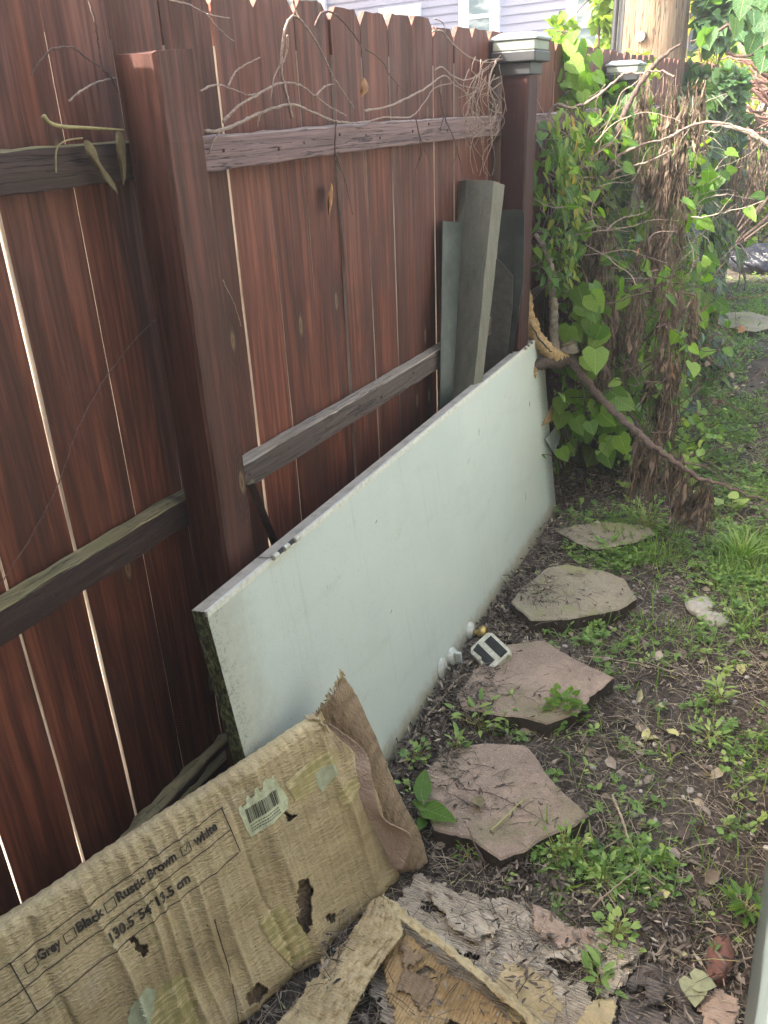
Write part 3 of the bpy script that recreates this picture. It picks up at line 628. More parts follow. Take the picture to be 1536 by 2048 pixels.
# corrugated layer behind
V = []; F = []; n1, n2 = 300, 12
for j in range(n2+1):
    for k in range(n1+1):
        s = .05+1.08*k/n1; V.append((-s, -.03+.455*j/n2, -.016+.0022*math.sin(s*900)+float(.004*vnoise(s, j*.3, 9))))
for j in range(n2):
    for k in range(n1): a = j*(n1+1)+k; F.append((a, a+n1+1, a+n1+2, a+1))
box_local('back_panel', V, F, M['card_in'], True)
# printed table and words
t = NT('print_ink'); n = t.noise(t.obj(), 300, 3, .6); t.color(t.mix(rr(t, n, .5, .72), (.035, .03, .025), (.16, .12, .07))).rough(.8); M['ink'] = t.m
def lay(V, off=.0024):
    V = np.array(V, float); h = hbox(-V[:, 0], V[:, 1]); V[:, 2] = h+off; return V
def stroke(pts, wd=.0021, parent=None, name='printed_lines', mb=None):
    V = []; F = []
    for (a_, b_) in zip(pts[:-1], pts[1:]):
        a_ = np.array(a_); b_ = np.array(b_); d = b_-a_; L = np.linalg.norm(d); d = d/L; nn_ = np.array([-d[1], d[0]])*wd/2; k = max(2, int(L/.004))
        base = len(V)
        for i in range(k+1):
            p = a_+(b_-a_)*i/k; V.append((p[0]+nn_[0], p[1]+nn_[1], 0)); V.append((p[0]-nn_[0], p[1]-nn_[1], 0))
        for i in range(k): F.append((base+2*i, base+2*i+1, base+2*i+3, base+2*i+2))
    mb.add(lay(V), F)
lm = MB()
yl = lambda s, c0, c1: c0+(c1-c0)*(s-.39)/.44       # the table tilts slightly against the edge
Ls = lambda s: -s
for (cA, cB) in ((.4075, .391), (.357, .336), (.3045, .285)):
    stroke([(-1.13, yl(1.13, cA, cB)), (-.385, yl(.385, cA, cB))], mb=lm)
stroke([(-.388, .4075), (-.381, .3045)], mb=lm); stroke([(-.806, .392), (-.797, .286)], mb=lm)
def sq(s0, y0, w_, tick=False):
    stroke([(-s0, y0), (-s0+w_, y0+.0008), (-s0+w_, y0+w_), (-s0, y0+w_-.0008), (-s0, y0)], .0017, mb=lm)
    if tick: stroke([(-s0+.006, y0+w_*.55), (-s0+w_*.42, y0+w_*.25), (-s0+w_*.82, y0+w_*.85)], .0018, mb=lm)
sq(.7885, .3555, .0195); sq(.7205, .3585, .0195); sq(.6445, .3625, .0195); sq(.489, .3705, .019, True)
lo = box_local('printed_lines', lm.V, lm.F, M['ink'])
dg = None
def words(txt, s0, y0, size, length, ang=.05):
    cu = bpy.data.curves.new('words', 'FONT'); cu.body = txt; cu.size = size; cu.offset = .0011; cu.resolution_u = 4
    ob_ = bpy.data.objects.new('tmp', cu); C.objects.link(ob_); bpy.context.view_layer.update()
    me = bpy.data.meshes.new_from_object(ob_.evaluated_get(bpy.context.evaluated_depsgraph_get())); bpy.data.objects.remove(ob_)
    bm = bmesh.new(); bm.from_mesh(me); bmesh.ops.triangulate(bm, faces=bm.faces)
    for _ in range(2):
        long_e = [e for e in bm.edges if e.calc_length() > .0035]
        if long_e: bmesh.ops.subdivide_edges(bm, edges=long_e, cuts=1); bmesh.ops.triangulate(bm, faces=bm.faces)
    V = np.array([v.co[:] for v in bm.verts]); F = [tuple(v.index for v in f.verts) for f in bm.faces]; bm.free(); bpy.data.meshes.remove(me)
    V[:, 0] *= length/(V[:, 0].max()-V[:, 0].min()); ca, sa = math.cos(ang), math.sin(ang)
    X_ = V[:, 0]*ca-V[:, 1]*sa-s0; Y_ = V[:, 0]*sa+V[:, 1]*ca+y0; V[:, 0] = X_; V[:, 1] = Y_
    return box_local('printed_words', lay(V), F, M['ink'])
words('Grey', .766, .3605, .0255, .039, .035); words('Black', .698, .3635, .0255, .049, .035)
words('Rustic Brown', .6215, .3675, .0255, .121, .035); words('white', .460, .3735, .0265, .053, .03)
words('130.5*54*13.5 cm', .659, .311, .0265, .165, .035)
# labels and tape pieces stuck on the front
M['label'] = simple('paper_label', (.62, .66, .42), .7, bs=60, c2=(.45, .46, .28)); M['label_green'] = simple('paper_label_green', (.47, .5, .32), .6, bs=60)
M['tape'] = (lambda t: (t.color(t.ramp(t.noise(t.mapped((10, 120, 10), rot=(0, 0, .3)), 1, 4, .7), [(.42, (.36, .31, .12)), (.54, (.46, .39, .18)), (.585, (.74, .62, .36)), (.63, (.42, .36, .15))])).rough(.4), t.m)[1])(NT('fibre_tape'))
def patch(name, poly, mat, off=.0022, step=.004, parent=None):
    poly = np.array(poly, float); c = poly.mean(0); P = []
    x0, y0 = poly.min(0); x1, y1 = poly.max(0); nx_ = int((x1-x0)/step)+2; ny_ = int((y1-y0)/step)+2
    bm = bmesh.new(); vs = []; n = len(poly)
    q = []
    for i in range(n):
        a_, b_ = poly[i], poly[(i+1) % n]; k = max(1, int(np.linalg.norm(b_-a_)/.006))
        for j in range(k): q.append(a_+(b_-a_)*j/k+rng.normal(0, .0006, 2))
    f = bm.faces.new([bm.verts.new((p[0], p[1], 0)) for p in q]); bmesh.ops.triangulate(bm, faces=[f])
    for _ in range(4):
        le = [e for e in bm.edges if e.calc_length() > .008]
        if le: bmesh.ops.subdivide_edges(bm, edges=le, cuts=1); bmesh.ops.triangulate(bm, faces=bm.faces)
    bm.verts.index_update(); V = np.array([v.co[:] for v in bm.verts]); F = [tuple(v.index for v in f.verts) for f in bm.faces]; bm.free()
    return box_local(name, lay(V, off), F, mat, parent=parent)
lb = patch('shipping_label', [(-.357, .387), (-.350, .389), (-.349, .382), (-.338, .386), (-.334, .398), (-.328, .4), (-.326, .389), (-.318, .391), (-.314, .404), (-.307, .405), (-.306, .392), (-.296, .394), (-.293, .405), (-.283, .409), (-.272, .400), (-.265, .404), (-.258, .373), (-.250, .345), (-.255, .322), (-.30, .318), (-.35, .316), (-.356, .345)], M['label'], .0026)
bc = MB(); x = -.345
while x < -.268:
    wd = random.choice([.0008, .0008, .0014, .0022]); V = [(x, .345, 0), (x+wd, .345, 0), (x+wd, .360, 0), (x+wd, .376, 0), (x, .376, 0), (x, .360, 0)]; bc.add(lay(V, .0038), [(0, 1, 2, 5), (5, 2, 3, 4)]); x += wd+random.choice([.0009, .0012, .002])
for yy in (.338, .332, .3265):
    x = -.345
    while x < -.28:
        wd = random.uniform(.002, .006); bc.add(lay([(x, yy, 0), (x+wd, yy, 0), (x+wd, yy+.0018, 0), (x, yy+.0018, 0)], .0038), [(0, 1, 2, 3)]); x += wd+.0013
box_local('barcode', bc.V, bc.F, M['ink'], parent=lb)
patch('tape_piece', [(-.246, .372), (-.20, .380), (-.15, .385), (-.128, .382), (-.115, .345), (-.135, .31), (-.18, .318), (-.232, .320)], M['tape'], .0018)
patch('label_scrap', [(-.172, .352), (-.148, .354), (-.121, .345), (-.122, .325), (-.150, .314), (-.168, .302), (-.176, .330)], M['label_green'], .003)
patch('tape_piece', [(-.132, .285), (-.10, .29), (-.078, .283), (-.075, .262), (-.095, .248), (-.125, .235), (-.137, .262)], M['tape'], .0018)
patch('tape_piece', [(-.39, .146), (-.36, .15), (-.332, .146), (-.312, .08), (-.30, .012), (-.355, .01), (-.38, .08)], M['tape'], .0018)
patch('label_scrap', [(-.675, .16), (-.655, .185), (-.628, .19), (-.615, .17), (-.63, .14), (-.66, .11), (-.69, .12)], M['label_green'], .003)
patch('tape_piece', [(-.62, .165), (-.59, .17), (-.555, .158), (-.55, .11), (-.57, .05), (-.63, .06), (-.65, .11)], M['tape'], .0018)
# flap curves: a grid between two curves given as world points
def ribbon(name, Lc, Rc, mat, parent, bulge=.02, n=60, m=24, jag=.0, nv=None, rough=.002, solid=.003, flute=None):
    A = catmull(Lc, 10); B = catmull(Rc, 10); ta = np.linspace(0, 1, n)
    A = np.array([np.interp(ta, np.linspace(0, 1, len(A)), A[:, i]) for i in range(3)]).T; B = np.array([np.interp(ta, np.linspace(0, 1, len(B)), B[:, i]) for i in range(3)]).T
    nv = nrm(np.array(nv if nv is not None else nb)); V = []
    for i in range(n):
        for j in range(m):
            f = j/(m-1); p = A[i]*(1-f)+B[i]*f; z = bulge*math.sin(math.pi*f)+float(rough*fbm(i*.22, j*.35, 1, 3))
            if flute: z += flute*math.sin(j*2.4)
            e = jag*float(vnoise(j*.9+i*.9, 0, 1, 4)) if (i in (0, n-1) or j in (0, m-1)) else 0
            V.append(p+nv*z+np.array([0, 0, e]))
    F = [(i*m+j, i*m+j+1, (i+1)*m+j+1, (i+1)*m+j) for i in range(n-1) for j in range(m-1)]
    o = mesh(name, V, F, mat, parent, True)
    s = o.modifiers.new('s', 'SOLIDIFY'); s.thickness = solid; s.offset = 0; return o
PB = lambda u, v, off: on(u, v, O_+nb*off, nb)
ribbon('end_flap', [PB(632, 1428, -.01), PB(640, 1440, -.02), PB(675, 1475, -.025), PB(720, 1560, -.02), PB(765, 1660, -.01), PB(795, 1745, .0)],
       [PB(684, 1348, -.02), PB(716, 1398, -.02), PB(762, 1500, -.01), PB(800, 1592, .0), PB(838, 1665, .012), PB(856, 1725, .02)], M['card_in'], box, .012, jag=.012, flute=.0008)
ribbon('inner_flap', [PB(646, 1458, .004), PB(686, 1506, .004), PB(700, 1550, .004), PB(728, 1613, .006), PB(757, 1678, .006), PB(790, 1742, .008)],
       [PB(662, 1448, .004), PB(730, 1503, .012), PB(745, 1560, .03), PB(767, 1636, .04), PB(822, 1673, .05), PB(805, 1740, .03)], M['card_pink'], box, -.006, jag=.004, rough=.0015)
# chewed upper edge of the end flap: short torn flutes
cr = MB()
for k in range(42):
    f = k/41; u = 632+(686-632)*f+rng.normal(0, 1.5); v = 1432+(1348-1432)*f+rng.normal(0, 3)
    p = PB(u, v, -.012+rng.normal(0, .002)); q = p+np.array([rng.normal(0, .004), rng.normal(0, .004), rng.uniform(.004, .015)]); a_ = p+np.array([.004, .003, -.004])
    cr.add([p, a_, q, q+np.array([.003, .002, -.003])], [(0, 1, 3, 2)])
for k in range(26):
    p = PB(643+rng.uniform(-7, 9), 1443+rng.uniform(-7, 9), .005+rng.uniform(-.003, .003)); d = rng.normal(0, .007, 3); e_ = rng.normal(0, .007, 3)
    cr.add([p, p+d, p+d+e_, p+e_], [(0, 1, 2, 3)])
cr.build('torn_edge', M['card'], box)

# ------------------------------------------------------------------ rotten cardboard on the ground
def gsheet(name, outline, mat, z0, h, step=.0045, thick=.003, ragged=.010, holes=(), rot=None):
    poly = np.array([at(u, v, 'Z', .03)[:2] for u, v in outline]); x0, y0 = poly.min(0); x1, y1 = poly.max(0)
    gx = np.arange(x0, x1, step); gy = np.arange(y0, y1, step); Xg, Yg = np.meshgrid(gx, gy, indexing='ij')
    jx = Xg+ragged*vnoise(Xg, Yg, 60, 4)*1.6+ragged*vnoise(Xg, Yg, 170, 2); jy = Yg+ragged*vnoise(Xg, Yg, 60, 7)*1.6+ragged*vnoise(Xg, Yg, 170, 9)
    ins = inpoly(jx.ravel(), jy.ravel(), poly).reshape(Xg.shape)
    if rot: ins &= fbm(jx, jy*1.3, rot[0], rot[1])+rot[3]*0 < rot[2]
    for (u, v, r) in holes:
        c = at(u, v, 'Z', .03); ins &= ~(((jx-c[0])**2+(jy-c[1])**2) < (r*(1+.8*vnoise(Xg, Yg, 40, 3)))**2)
    Zg = z0+h(Xg, Yg)+ground_h(Xg, Yg); m = len(gy)
    F = [(i*m+j, (i+1)*m+j, (i+1)*m+j+1, i*m+j+1) for i in range(len(gx)-1) for j in range(m-1) if ins[i, j] and ins[i+1, j] and ins[i, j+1] and ins[i+1, j+1]]
    used = sorted(set(i for f in F for i in f)); re_ = {k: i for i, k in enumerate(used)}
    V = np.stack([Xg, Yg, Zg], -1).reshape(-1, 3)[used]; F = [tuple(re_[i] for i in f) for f in F]
    o = mesh(name, V, F, mat, None, True); s = o.modifiers.new('s', 'SOLIDIFY'); s.thickness = thick; s.offset = -1; return o
o = gsheet('cardboard_sheet', [(795, 1790), (832, 1742), (905, 1768), (960, 1790), (1060, 1800), (1130, 1845), (1215, 1872), (1292, 1892), (1262, 1960), (1238, 2010), (1215, 2090), (1000, 2140), (820, 2140), (735, 1985), (720, 1860)], M['card_pale'], .026,
           lambda x, y: .010*vnoise(x, y, 9, 1)+.004*vnoise(x, y, 34, 2)+.004*vnoise(x*.3, y, 90, 5), rot=(11, 4, .42, 0))
tag(o, 'pale sodden corrugated cardboard spread flat on the ground in front of the box', 'cardboard')
o = gsheet('cardboard_sheet', [(760, 1880), (800, 1868), (835, 1890), (905, 1950), (985, 2010), (1085, 2110), (1010, 2200), (830, 2180), (790, 2060), (770, 1980)], M['card_brown'], .050,
           lambda x, y: .014*vnoise(x, y, 11, 5)+.006*vnoise(x, y*.4, 50, 2), rot=(13, 8, .5, 0))
tag(o, 'orange brown wet cardboard flap folded over the pale sheet at the bottom edge', 'cardboard')
o = gsheet('cardboard_sheet', [(560, 2100), (640, 1980), (720, 1890), (745, 1850), (770, 1870), (735, 1960), (700, 2040), (640, 2140)], M['card_pink'], .036,
           lambda x, y: .012*vnoise(x, y, 12, 7)+.005*vnoise(x, y, 45, 2), holes=((690, 1960, .012),))
tag(o, 'pinkish strip of torn cardboard under the lower edge of the printed box', 'cardboard')
o = gsheet('cardboard_sheet', [(1235, 2020), (1270, 1930), (1330, 1930), (1375, 1965), (1400, 2030), (1440, 2090), (1380, 2160), (1200, 2160)], M['card_grey'], .022,
           lambda x, y: .012*vnoise(x, y, 12, 9)+.005*vnoise(x, y, 60, 2), ragged=.014, rot=(16, 2, .36, 0))
tag(o, 'dark grey rotten cardboard crumbling beside the pale sheet', 'cardboard')
o = gsheet('cardboard_sheet', [(1400, 2080), (1395, 1990), (1440, 1975), (1478, 1990), (1482, 2060), (1470, 2120)], M['card_pink'], .024,
           lambda x, y: .014*vnoise(x, y, 22, 4)+.005*vnoise(x, y, 60, 2), ragged=.01)
tag(o, 'small pinkish crumpled cardboard scrap in the corner by the grey wall', 'cardboard')
def layer(outline, mat, z0, seed, label, ragged=.012, amp=.014):
    o = gsheet('cardboard_scrap', outline, mat, z0, lambda x, y: amp*vnoise(x, y, 15, seed)+.006*vnoise(x, y, 48, seed+1), step=.004, ragged=ragged, rot=(15, seed, .45, 0)); return tag(o, label, 'cardboard')
layer([(850, 1775), (900, 1770), (960, 1812), (1010, 1850), (985, 1900), (930, 1880), (870, 1830)], M['card_pale'], .038, 3, 'raised torn layer peeling off the top left of the pale sheet')
layer([(1060, 1800), (1130, 1850), (1190, 1872), (1175, 1905), (1110, 1900), (1060, 1860)], M['card_pink'], .036, 6, 'pinkish torn layer on the upper edge of the pale sheet')
layer([(1190, 1890), (1280, 1895), (1262, 1935), (1240, 1990), (1195, 1995), (1180, 1940)], M['card_pale'], .038, 9, 'stack of curled corrugated bits at the right end of the pale sheet', .016, .02)
layer([(1010, 1930), (1090, 1950), (1130, 2010), (1100, 2070), (1020, 2040), (985, 1980)], M['card'], .036, 12, 'tan torn layer lying in the middle of the pale sheet')
layer([(1180, 2000), (1235, 2000), (1225, 2090), (1170, 2120), (1150, 2060)], M['card'], .038, 15, 'narrow tan strip of cardboard at the near right of the pale sheet', .006, .008)
layer([(1290, 1960), (1340, 1965), (1330, 2020), (1280, 2030)], M['card_grey'], .036, 18, 'small lifted flake on the dark rotten cardboard', .012)
layer([(800, 1905), (860, 1930), (880, 1990), (850, 2040), (800, 1990)], M['card_in'], .062, 21, 'brown torn layer on the upper part of the wet flap', .012)
layer([(610, 1960), (680, 1890), (745, 1840), (760, 1850), (720, 1930), (650, 2010), (590, 2060)], M['card'], .03, 24, 'tan soggy strip close under the bottom edge of the printed box', .012)
# rolled cream edge between pale sheet and brown flap, and the curled flap beside it
rim = empty('cardboard_flap', at(790, 1870, 'Z', .03), 'curled cream cardboard flap with a rolled rim between the box and the brown flap', 'cardboard')
W3 = lambda u, v, z: at(u, v, 'Z', z)
ribbon('rolled_rim', [W3(762, 1800, .10), W3(800, 1838, .085), W3(870, 1890, .075), W3(960, 1962, .07), W3(1050, 2040, .065), W3(1120, 2110, .06)],
       [W3(775, 1797, .085), W3(817, 1829, .062), W3(880, 1878, .055), W3(972, 1950, .045), W3(1060, 2024, .045), W3(1134, 2094, .04)], M['card'], rim, .007, n=140, m=10, jag=.008, nv=(0, 0, 1), rough=.016)
ribbon('curled_sheet', [W3(745, 1800, .10), W3(700, 1870, .06), W3(640, 1950, .04), W3(570, 2030, .035), W3(500, 2110, .03)],
       [W3(775, 1805, .095), W3(806, 1862, .09), W3(760, 1930, .075), W3(712, 2010, .06), W3(680, 2090, .05)], M['card'], rim, .018, n=90, m=40, jag=.012, nv=(.4, 0, .9), rough=.014, flute=.0012)
# ------------------------------------------------------------------ flagstones
def stonemat(name, c0, c1, moss, ma):
    t = NT(name); o = t.obj(); a = t.noise(o, 6, 7, .7); sp = t.vor(o, 130); sp2 = t.noise(o, 260, 3, .6); oi = t.n('ObjectInfo')
    col = t.mix(rr(t, a, .35, .65), c0, c1); col = t.mix(t.math('MULTIPLY', rr(t, sp2, .6, .67), .85), col, (.55, .46, .38))
    col = t.mix(t.math('MULTIPLY', t.math('SUBTRACT', 1, rr(t, sp2, .28, .38)), .6), col, (.08, .055, .045))
    m = t.noise(t.mapped((1, 1, 1), (4, 2, 0)), 4.2, 7, .72); col = t.mix(t.math('MULTIPLY', rr(t, m, .47, .6), ma), col, moss)
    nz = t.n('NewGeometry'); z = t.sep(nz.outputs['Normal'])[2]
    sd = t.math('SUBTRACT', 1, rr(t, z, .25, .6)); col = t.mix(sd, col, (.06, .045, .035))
    st_ = t.noise(t.mapped((1, 1, 1), (9, 3, 0)), 7, 7, .8); col = t.mix(t.math('MULTIPLY', rr(t, st_, .5, .7), .45), col, (.13, .095, .075)); dr = t.noise(o, 11, 6, .75); col = t.mix(t.math('MULTIPLY', rr(t, dr, .56, .68), .55), col, (.09, .06, .045))
    t.color(col).rough(.85).bump(t.math('ADD', t.math('MULTIPLY', a, 2), sp2), .004); return t.m
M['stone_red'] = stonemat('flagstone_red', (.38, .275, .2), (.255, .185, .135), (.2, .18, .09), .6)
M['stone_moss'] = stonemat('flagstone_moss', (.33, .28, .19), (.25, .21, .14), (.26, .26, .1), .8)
def flag(outline, ztop, mat, label):
    P = [at(u, v, 'Z', ztop)[:2] for u, v in outline]; q = []
    n = len(P)
    for i in range(n):
        a_, b_ = P[i], P[(i+1) % n]; L = np.linalg.norm(b_-a_); k = max(2, int(L/.012)); nn_ = np.array([b_[1]-a_[1], a_[0]-b_[0]])/L
        for j in range(k):
            f = j/k; q.append(a_+(b_-a_)*f+nn_*(.005*float(vnoise(a_[0]*9+f*L*38, i, 1, 3))+.004*float(vnoise(f*L*120, i, 1, 8))+rng.normal(0, .0008)))
    if sum(q[i][0]*q[(i+1) % len(q)][1]-q[(i+1) % len(q)][0]*q[i][1] for i in range(len(q))) < 0: q = q[::-1]
    bm = bmesh.new(); f = bm.faces.new([bm.verts.new((p[0], p[1], ztop)) for p in q])
    r = bmesh.ops.extrude_face_region(bm, geom=[f]); vs = [g_ for g_ in r['geom'] if isinstance(g_, bmesh.types.BMVert)]
    c = np.mean(q, 0)
    base = [v for v in bm.verts if v not in vs]
    for v in base: v.co.z = ztop-.075; v.co.x += (v.co.x-c[0])*-.04+rng.normal(0, .002); v.co.y += (v.co.y-c[1])*-.04+rng.normal(0, .002)
    topf = [g_ for g_ in r['geom'] if isinstance(g_, bmesh.types.BMFace)]
    ins = bmesh.ops.inset_region(bm, faces=topf, thickness=.005, depth=.004)
    bmesh.ops.triangulate(bm, faces=[f_ for f_ in bm.faces if len(f_.verts) > 4])
    bm.normal_update(); bmesh.ops.recalc_face_normals(bm, faces=bm.faces)
    me = bpy.data.meshes.new('flagstone'); bm.to_mesh(me); bm.free(); o = link('flagstone', me, mat); return tag(o, label, 'flagstone', 'stepping stones along the path')
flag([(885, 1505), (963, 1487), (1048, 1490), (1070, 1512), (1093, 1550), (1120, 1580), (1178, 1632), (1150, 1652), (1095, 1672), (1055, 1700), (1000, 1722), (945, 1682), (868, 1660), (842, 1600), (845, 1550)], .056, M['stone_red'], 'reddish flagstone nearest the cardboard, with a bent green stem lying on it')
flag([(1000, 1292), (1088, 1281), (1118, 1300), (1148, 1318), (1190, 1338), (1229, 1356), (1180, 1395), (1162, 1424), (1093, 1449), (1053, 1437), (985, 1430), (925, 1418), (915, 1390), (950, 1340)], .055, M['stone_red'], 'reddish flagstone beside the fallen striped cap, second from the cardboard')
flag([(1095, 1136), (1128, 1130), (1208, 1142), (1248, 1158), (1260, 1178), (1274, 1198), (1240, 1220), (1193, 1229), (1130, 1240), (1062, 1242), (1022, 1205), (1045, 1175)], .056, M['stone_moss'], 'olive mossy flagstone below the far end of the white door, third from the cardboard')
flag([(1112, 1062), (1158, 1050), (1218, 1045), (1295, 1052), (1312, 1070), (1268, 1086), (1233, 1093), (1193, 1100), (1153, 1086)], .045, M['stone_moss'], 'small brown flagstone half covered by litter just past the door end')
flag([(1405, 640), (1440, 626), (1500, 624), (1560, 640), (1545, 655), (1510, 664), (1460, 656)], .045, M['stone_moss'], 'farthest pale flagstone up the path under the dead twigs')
for i, (uv, lb_) in enumerate([((1400, 1215), 'broken pale rubble stone among the weeds right of the mossy flagstone'), ((1425, 1240), 'whitish flat rubble stone near the right edge of the path'), ((1438, 1925), 'red brick fragment lying beside the grey wall')]):
    c = at(*uv, 'Z', .01); bm = bmesh.new(); bmesh.ops.create_icosphere(bm, subdivisions=3, radius=1)
    sx, sy, sz = [(.045, .06, .016), (.05, .04, .014), (.026, .06, .018)][i]
    for v in bm.verts:
        k = 1+.35*float(fbm(v.co.x+i*5, v.co.y+v.co.z, 1.3, i)); cl = v.co.copy() ; v.co = Vector((cl.x*sx*k+c[0], cl.y*sy*k+c[1], cl.z*sz*k*1.2+.014))
    me = bpy.data.meshes.new('rubble_stone'); bm.to_mesh(me); bm.free()
    mm = M['stone_moss'] if i < 2 else simple('brick', (.2, .09, .065), .9, b=.004, bs=60)
    if i < 2: mm = simple('pale_rubble%d' % i, (.42, .39, .32), .9, b=.006, bs=50)
    o = link('rubble_stone' if i < 2 else 'brick_fragment', me, mm, None, True); tag(o, lb_, 'stone')

# ------------------------------------------------------------------ fallen striped solar cap
cap = empty('solar_cap', (.39, 2.0, .03), 'fallen white plastic solar post cap with two black panels lying against the door foot', 'post cap')
q4 = [at(976, 1263, 'Z', .115), at(1014, 1300, 'Z', .095), at(985, 1343, 'Z', .05), at(944, 1303, 'Z', .07)]
ctr = sum(q4)/4; xv = nrm((q4[1]-q4[0])+(q4[2]-q4[3])); yv = (q4[3]-q4[0])+(q4[2]-q4[1]); yv = nrm(yv-xv*(yv@xv)); zv = np.cross(xv, yv); 
if zv@(CAM-ctr) < 0: zv = -zv
hw = .58*np.linalg.norm((q4[1]-q4[0])); hh = .58*np.linalg.norm(q4[3]-q4[0])
def capv(x, y, z): return ctr+xv*x*hw+yv*y*hh+zv*z
M['cap_plastic'] = simple('aged_plastic', (.62, .62, .5), .45, bs=70, c2=(.42, .4, .27), b=.0005); M['cell'] = simple('solar_cell', (.012, .013, .015), .18, bs=40)
ring = lambda s, z, ch=.25: [capv(x*s, y*s, z) for x, y in ((-1+ch, -1), (1-ch, -1), (1, -1+ch), (1, 1-ch), (1-ch, 1), (-1+ch, 1), (-1, 1-ch), (-1, -1+ch))]
rs = [ring(.94, .002), ring(1.0, -.003), ring(1.03, -.024), ring(.9, -.055), ring(.62, -.062)]; V = [p for r in rs for p in r]; F = [tuple(range(8))]
for k in range(4): F += [(k*8+i, k*8+(i+1) % 8, (k+1)*8+(i+1) % 8, (k+1)*8+i) for i in range(8)]
F.append(tuple(32+i for i in range(8))[::-1]); o = mesh('shell', V, F, M['cap_plastic'], cap); b = o.modifiers.new('b', 'BEVEL'); b.width = .002; b.segments = 2
for (y0, y1, xa, xb) in ((-.78, -.18, -.66, .84), (.2, .8, -.86, .66)):
    V = [capv(xa, y0, .0035), capv(xb, y0, .0035), capv(xb, y1, .0035), capv(.1, y1, .0035), capv(-.05, y1-.12, .0035), capv(xa+.1, y1-.05, .0035)]
    if y0 < 0: V = V[:3]+[capv(xa, y1, .0035)]
    n = len(V); V2 = [v-zv*.003 for v in V]
    mesh('solar_panel', V+V2, [tuple(range(n)), tuple(range(n, 2*n))[::-1]]+[(i, (i+1) % n, (i+1) % n+n, i+n) for i in range(n)], M['cell'], cap)

# ------------------------------------------------------------------ low grey wall and the house it belongs to (right, beside the camera)
M['greypaint'] = simple('grey_paint', (.16, .19, .18), .55, bs=8, var=.12, b=.001)
wb = MB(); wb.box(1.228, 1.5, -1.6, 6.2, -.05, .5); o = wb.build('porch_wall', M['greypaint'], bevel=.004); tag(o, 'smooth grey painted low wall along the right edge of the path', 'wall')
M['ownsiding'] = simple('own_siding', (.27, .28, .26), .6, bs=3, var=.08)
gb = MB(); gb.box(-.14, 8, -4.2, -1.25, -.05, 5.6, 0); gb.box(-.3, 8.2, -4.4, -1.05, 5.601, 5.75, 1)
ga = empty('light_blocker', (3, -2, 0), 'added unseen grey brown wall behind the photographer, shading the passage', 'light_blocker'); gb.build('wall', [simple('light_blocker_wall', (.16, .14, .12), .7), M['cap_black']], ga)  # added out of view to keep light off the passage
hb = empty('unseen_house', (2.6, 1, 0), 'grey sided house standing behind the photographer on the right of the path', 'house'); hb.name = 'sided_house'
wb = MB()
for k in range(34): z = k*.11; wb.add([(2.62, -3, z), (2.62, 5.5, z), (2.635, 5.5, z+.11), (2.635, -3, z+.11)], [(0, 1, 2, 3)]); wb.add([(2.635, -3, z+.11), (2.635, 5.5, z+.11), (2.62, 5.5, z+.11), (2.62, -3, z+.11)], [(3, 2, 1, 0)])
wb.box(2.64, 8, -3, 5.5, -.05, 3.74); wb.build('wall', M['ownsiding'], hb)
wb = MB(); wb.box(2.3, 8.2, -3.2, 5.7, 3.75, 3.9); wb.build('roof', M['cap_black'], hb)

# ------------------------------------------------------------------ neighbouring house beyond the fence
M['lav'] = simple('lavender_siding', (.33, .335, .41), .6, bs=2, var=.06, b=.0005); M['trim'] = simple('white_trim', (.8, .8, .78), .5, bs=20, var=.05)
t = NT('window_glass'); t.color(t.mix(rr(t, t.noise(t.mapped((1, 1, 3)), 2.2, 4), .4, .6), (.2, .27, .27), (.5, .55, .52))).rough(.12); M['glass'] = t.m
nh = empty('sided_house', (-4, 14, 0), 'lavender grey house with horizontal siding and white trimmed windows beyond the fence', 'house')
wd_ = nrm(np.array([1.709, -.327, 0])); wn_ = np.array([wd_[1], -wd_[0], 0]); wn_ = wn_ if wn_[1] < 0 else -wn_
Hc = np.array(at(930, 40, 'Y', 14.0)); Hc[2] = 0
def hp(a, z, o=0): return Hc+wd_*a+wn_*o+np.array([0, 0, z])
wb = MB(); lap = .118
for k in range(50):
    z = k*lap; V = [hp(-12, z, .018), hp(2.9, z, .018), hp(2.9, z+lap, .0), hp(-12, z+lap, .0)]; wb.add(V, [(0, 1, 2, 3)])
    wb.add([hp(-12, z, 0), hp(2.9, z, 0), hp(2.9, z, .018), hp(-12, z, .018)], [(0, 1, 2, 3)])
wb.add([hp(-12, 0, -.001), hp(2.9, 0, -.001), hp(2.9, 5.9, -.001), hp(-12, 5.9, -.001), hp(-12, 0, -5), hp(2.9, 0, -5), hp(2.9, 5.9, -5), hp(-12, 5.9, -5)], [(0, 1, 2, 3), (5, 4, 7, 6), (1, 5, 6, 2), (4, 0, 3, 7)])
wb.build('wall', M['lav'], nh)
def hray(u, v):
    p = on(u, v, Hc, wn_); return (p-Hc)@wd_, p[2]
def hbox(wb, a0, a1, z0, z1, o0, o1):
    V = [hp(a0, z0, o0), hp(a1, z0, o0), hp(a1, z0, o1), hp(a0, z0, o1), hp(a0, z1, o0), hp(a1, z1, o0), hp(a1, z1, o1), hp(a0, z1, o1)]; wb.add(V, [(0,3,2,1),(4,5,6,7),(0,1,5,4),(1,2,6,5),(2,3,7,6),(3,0,4,7)])
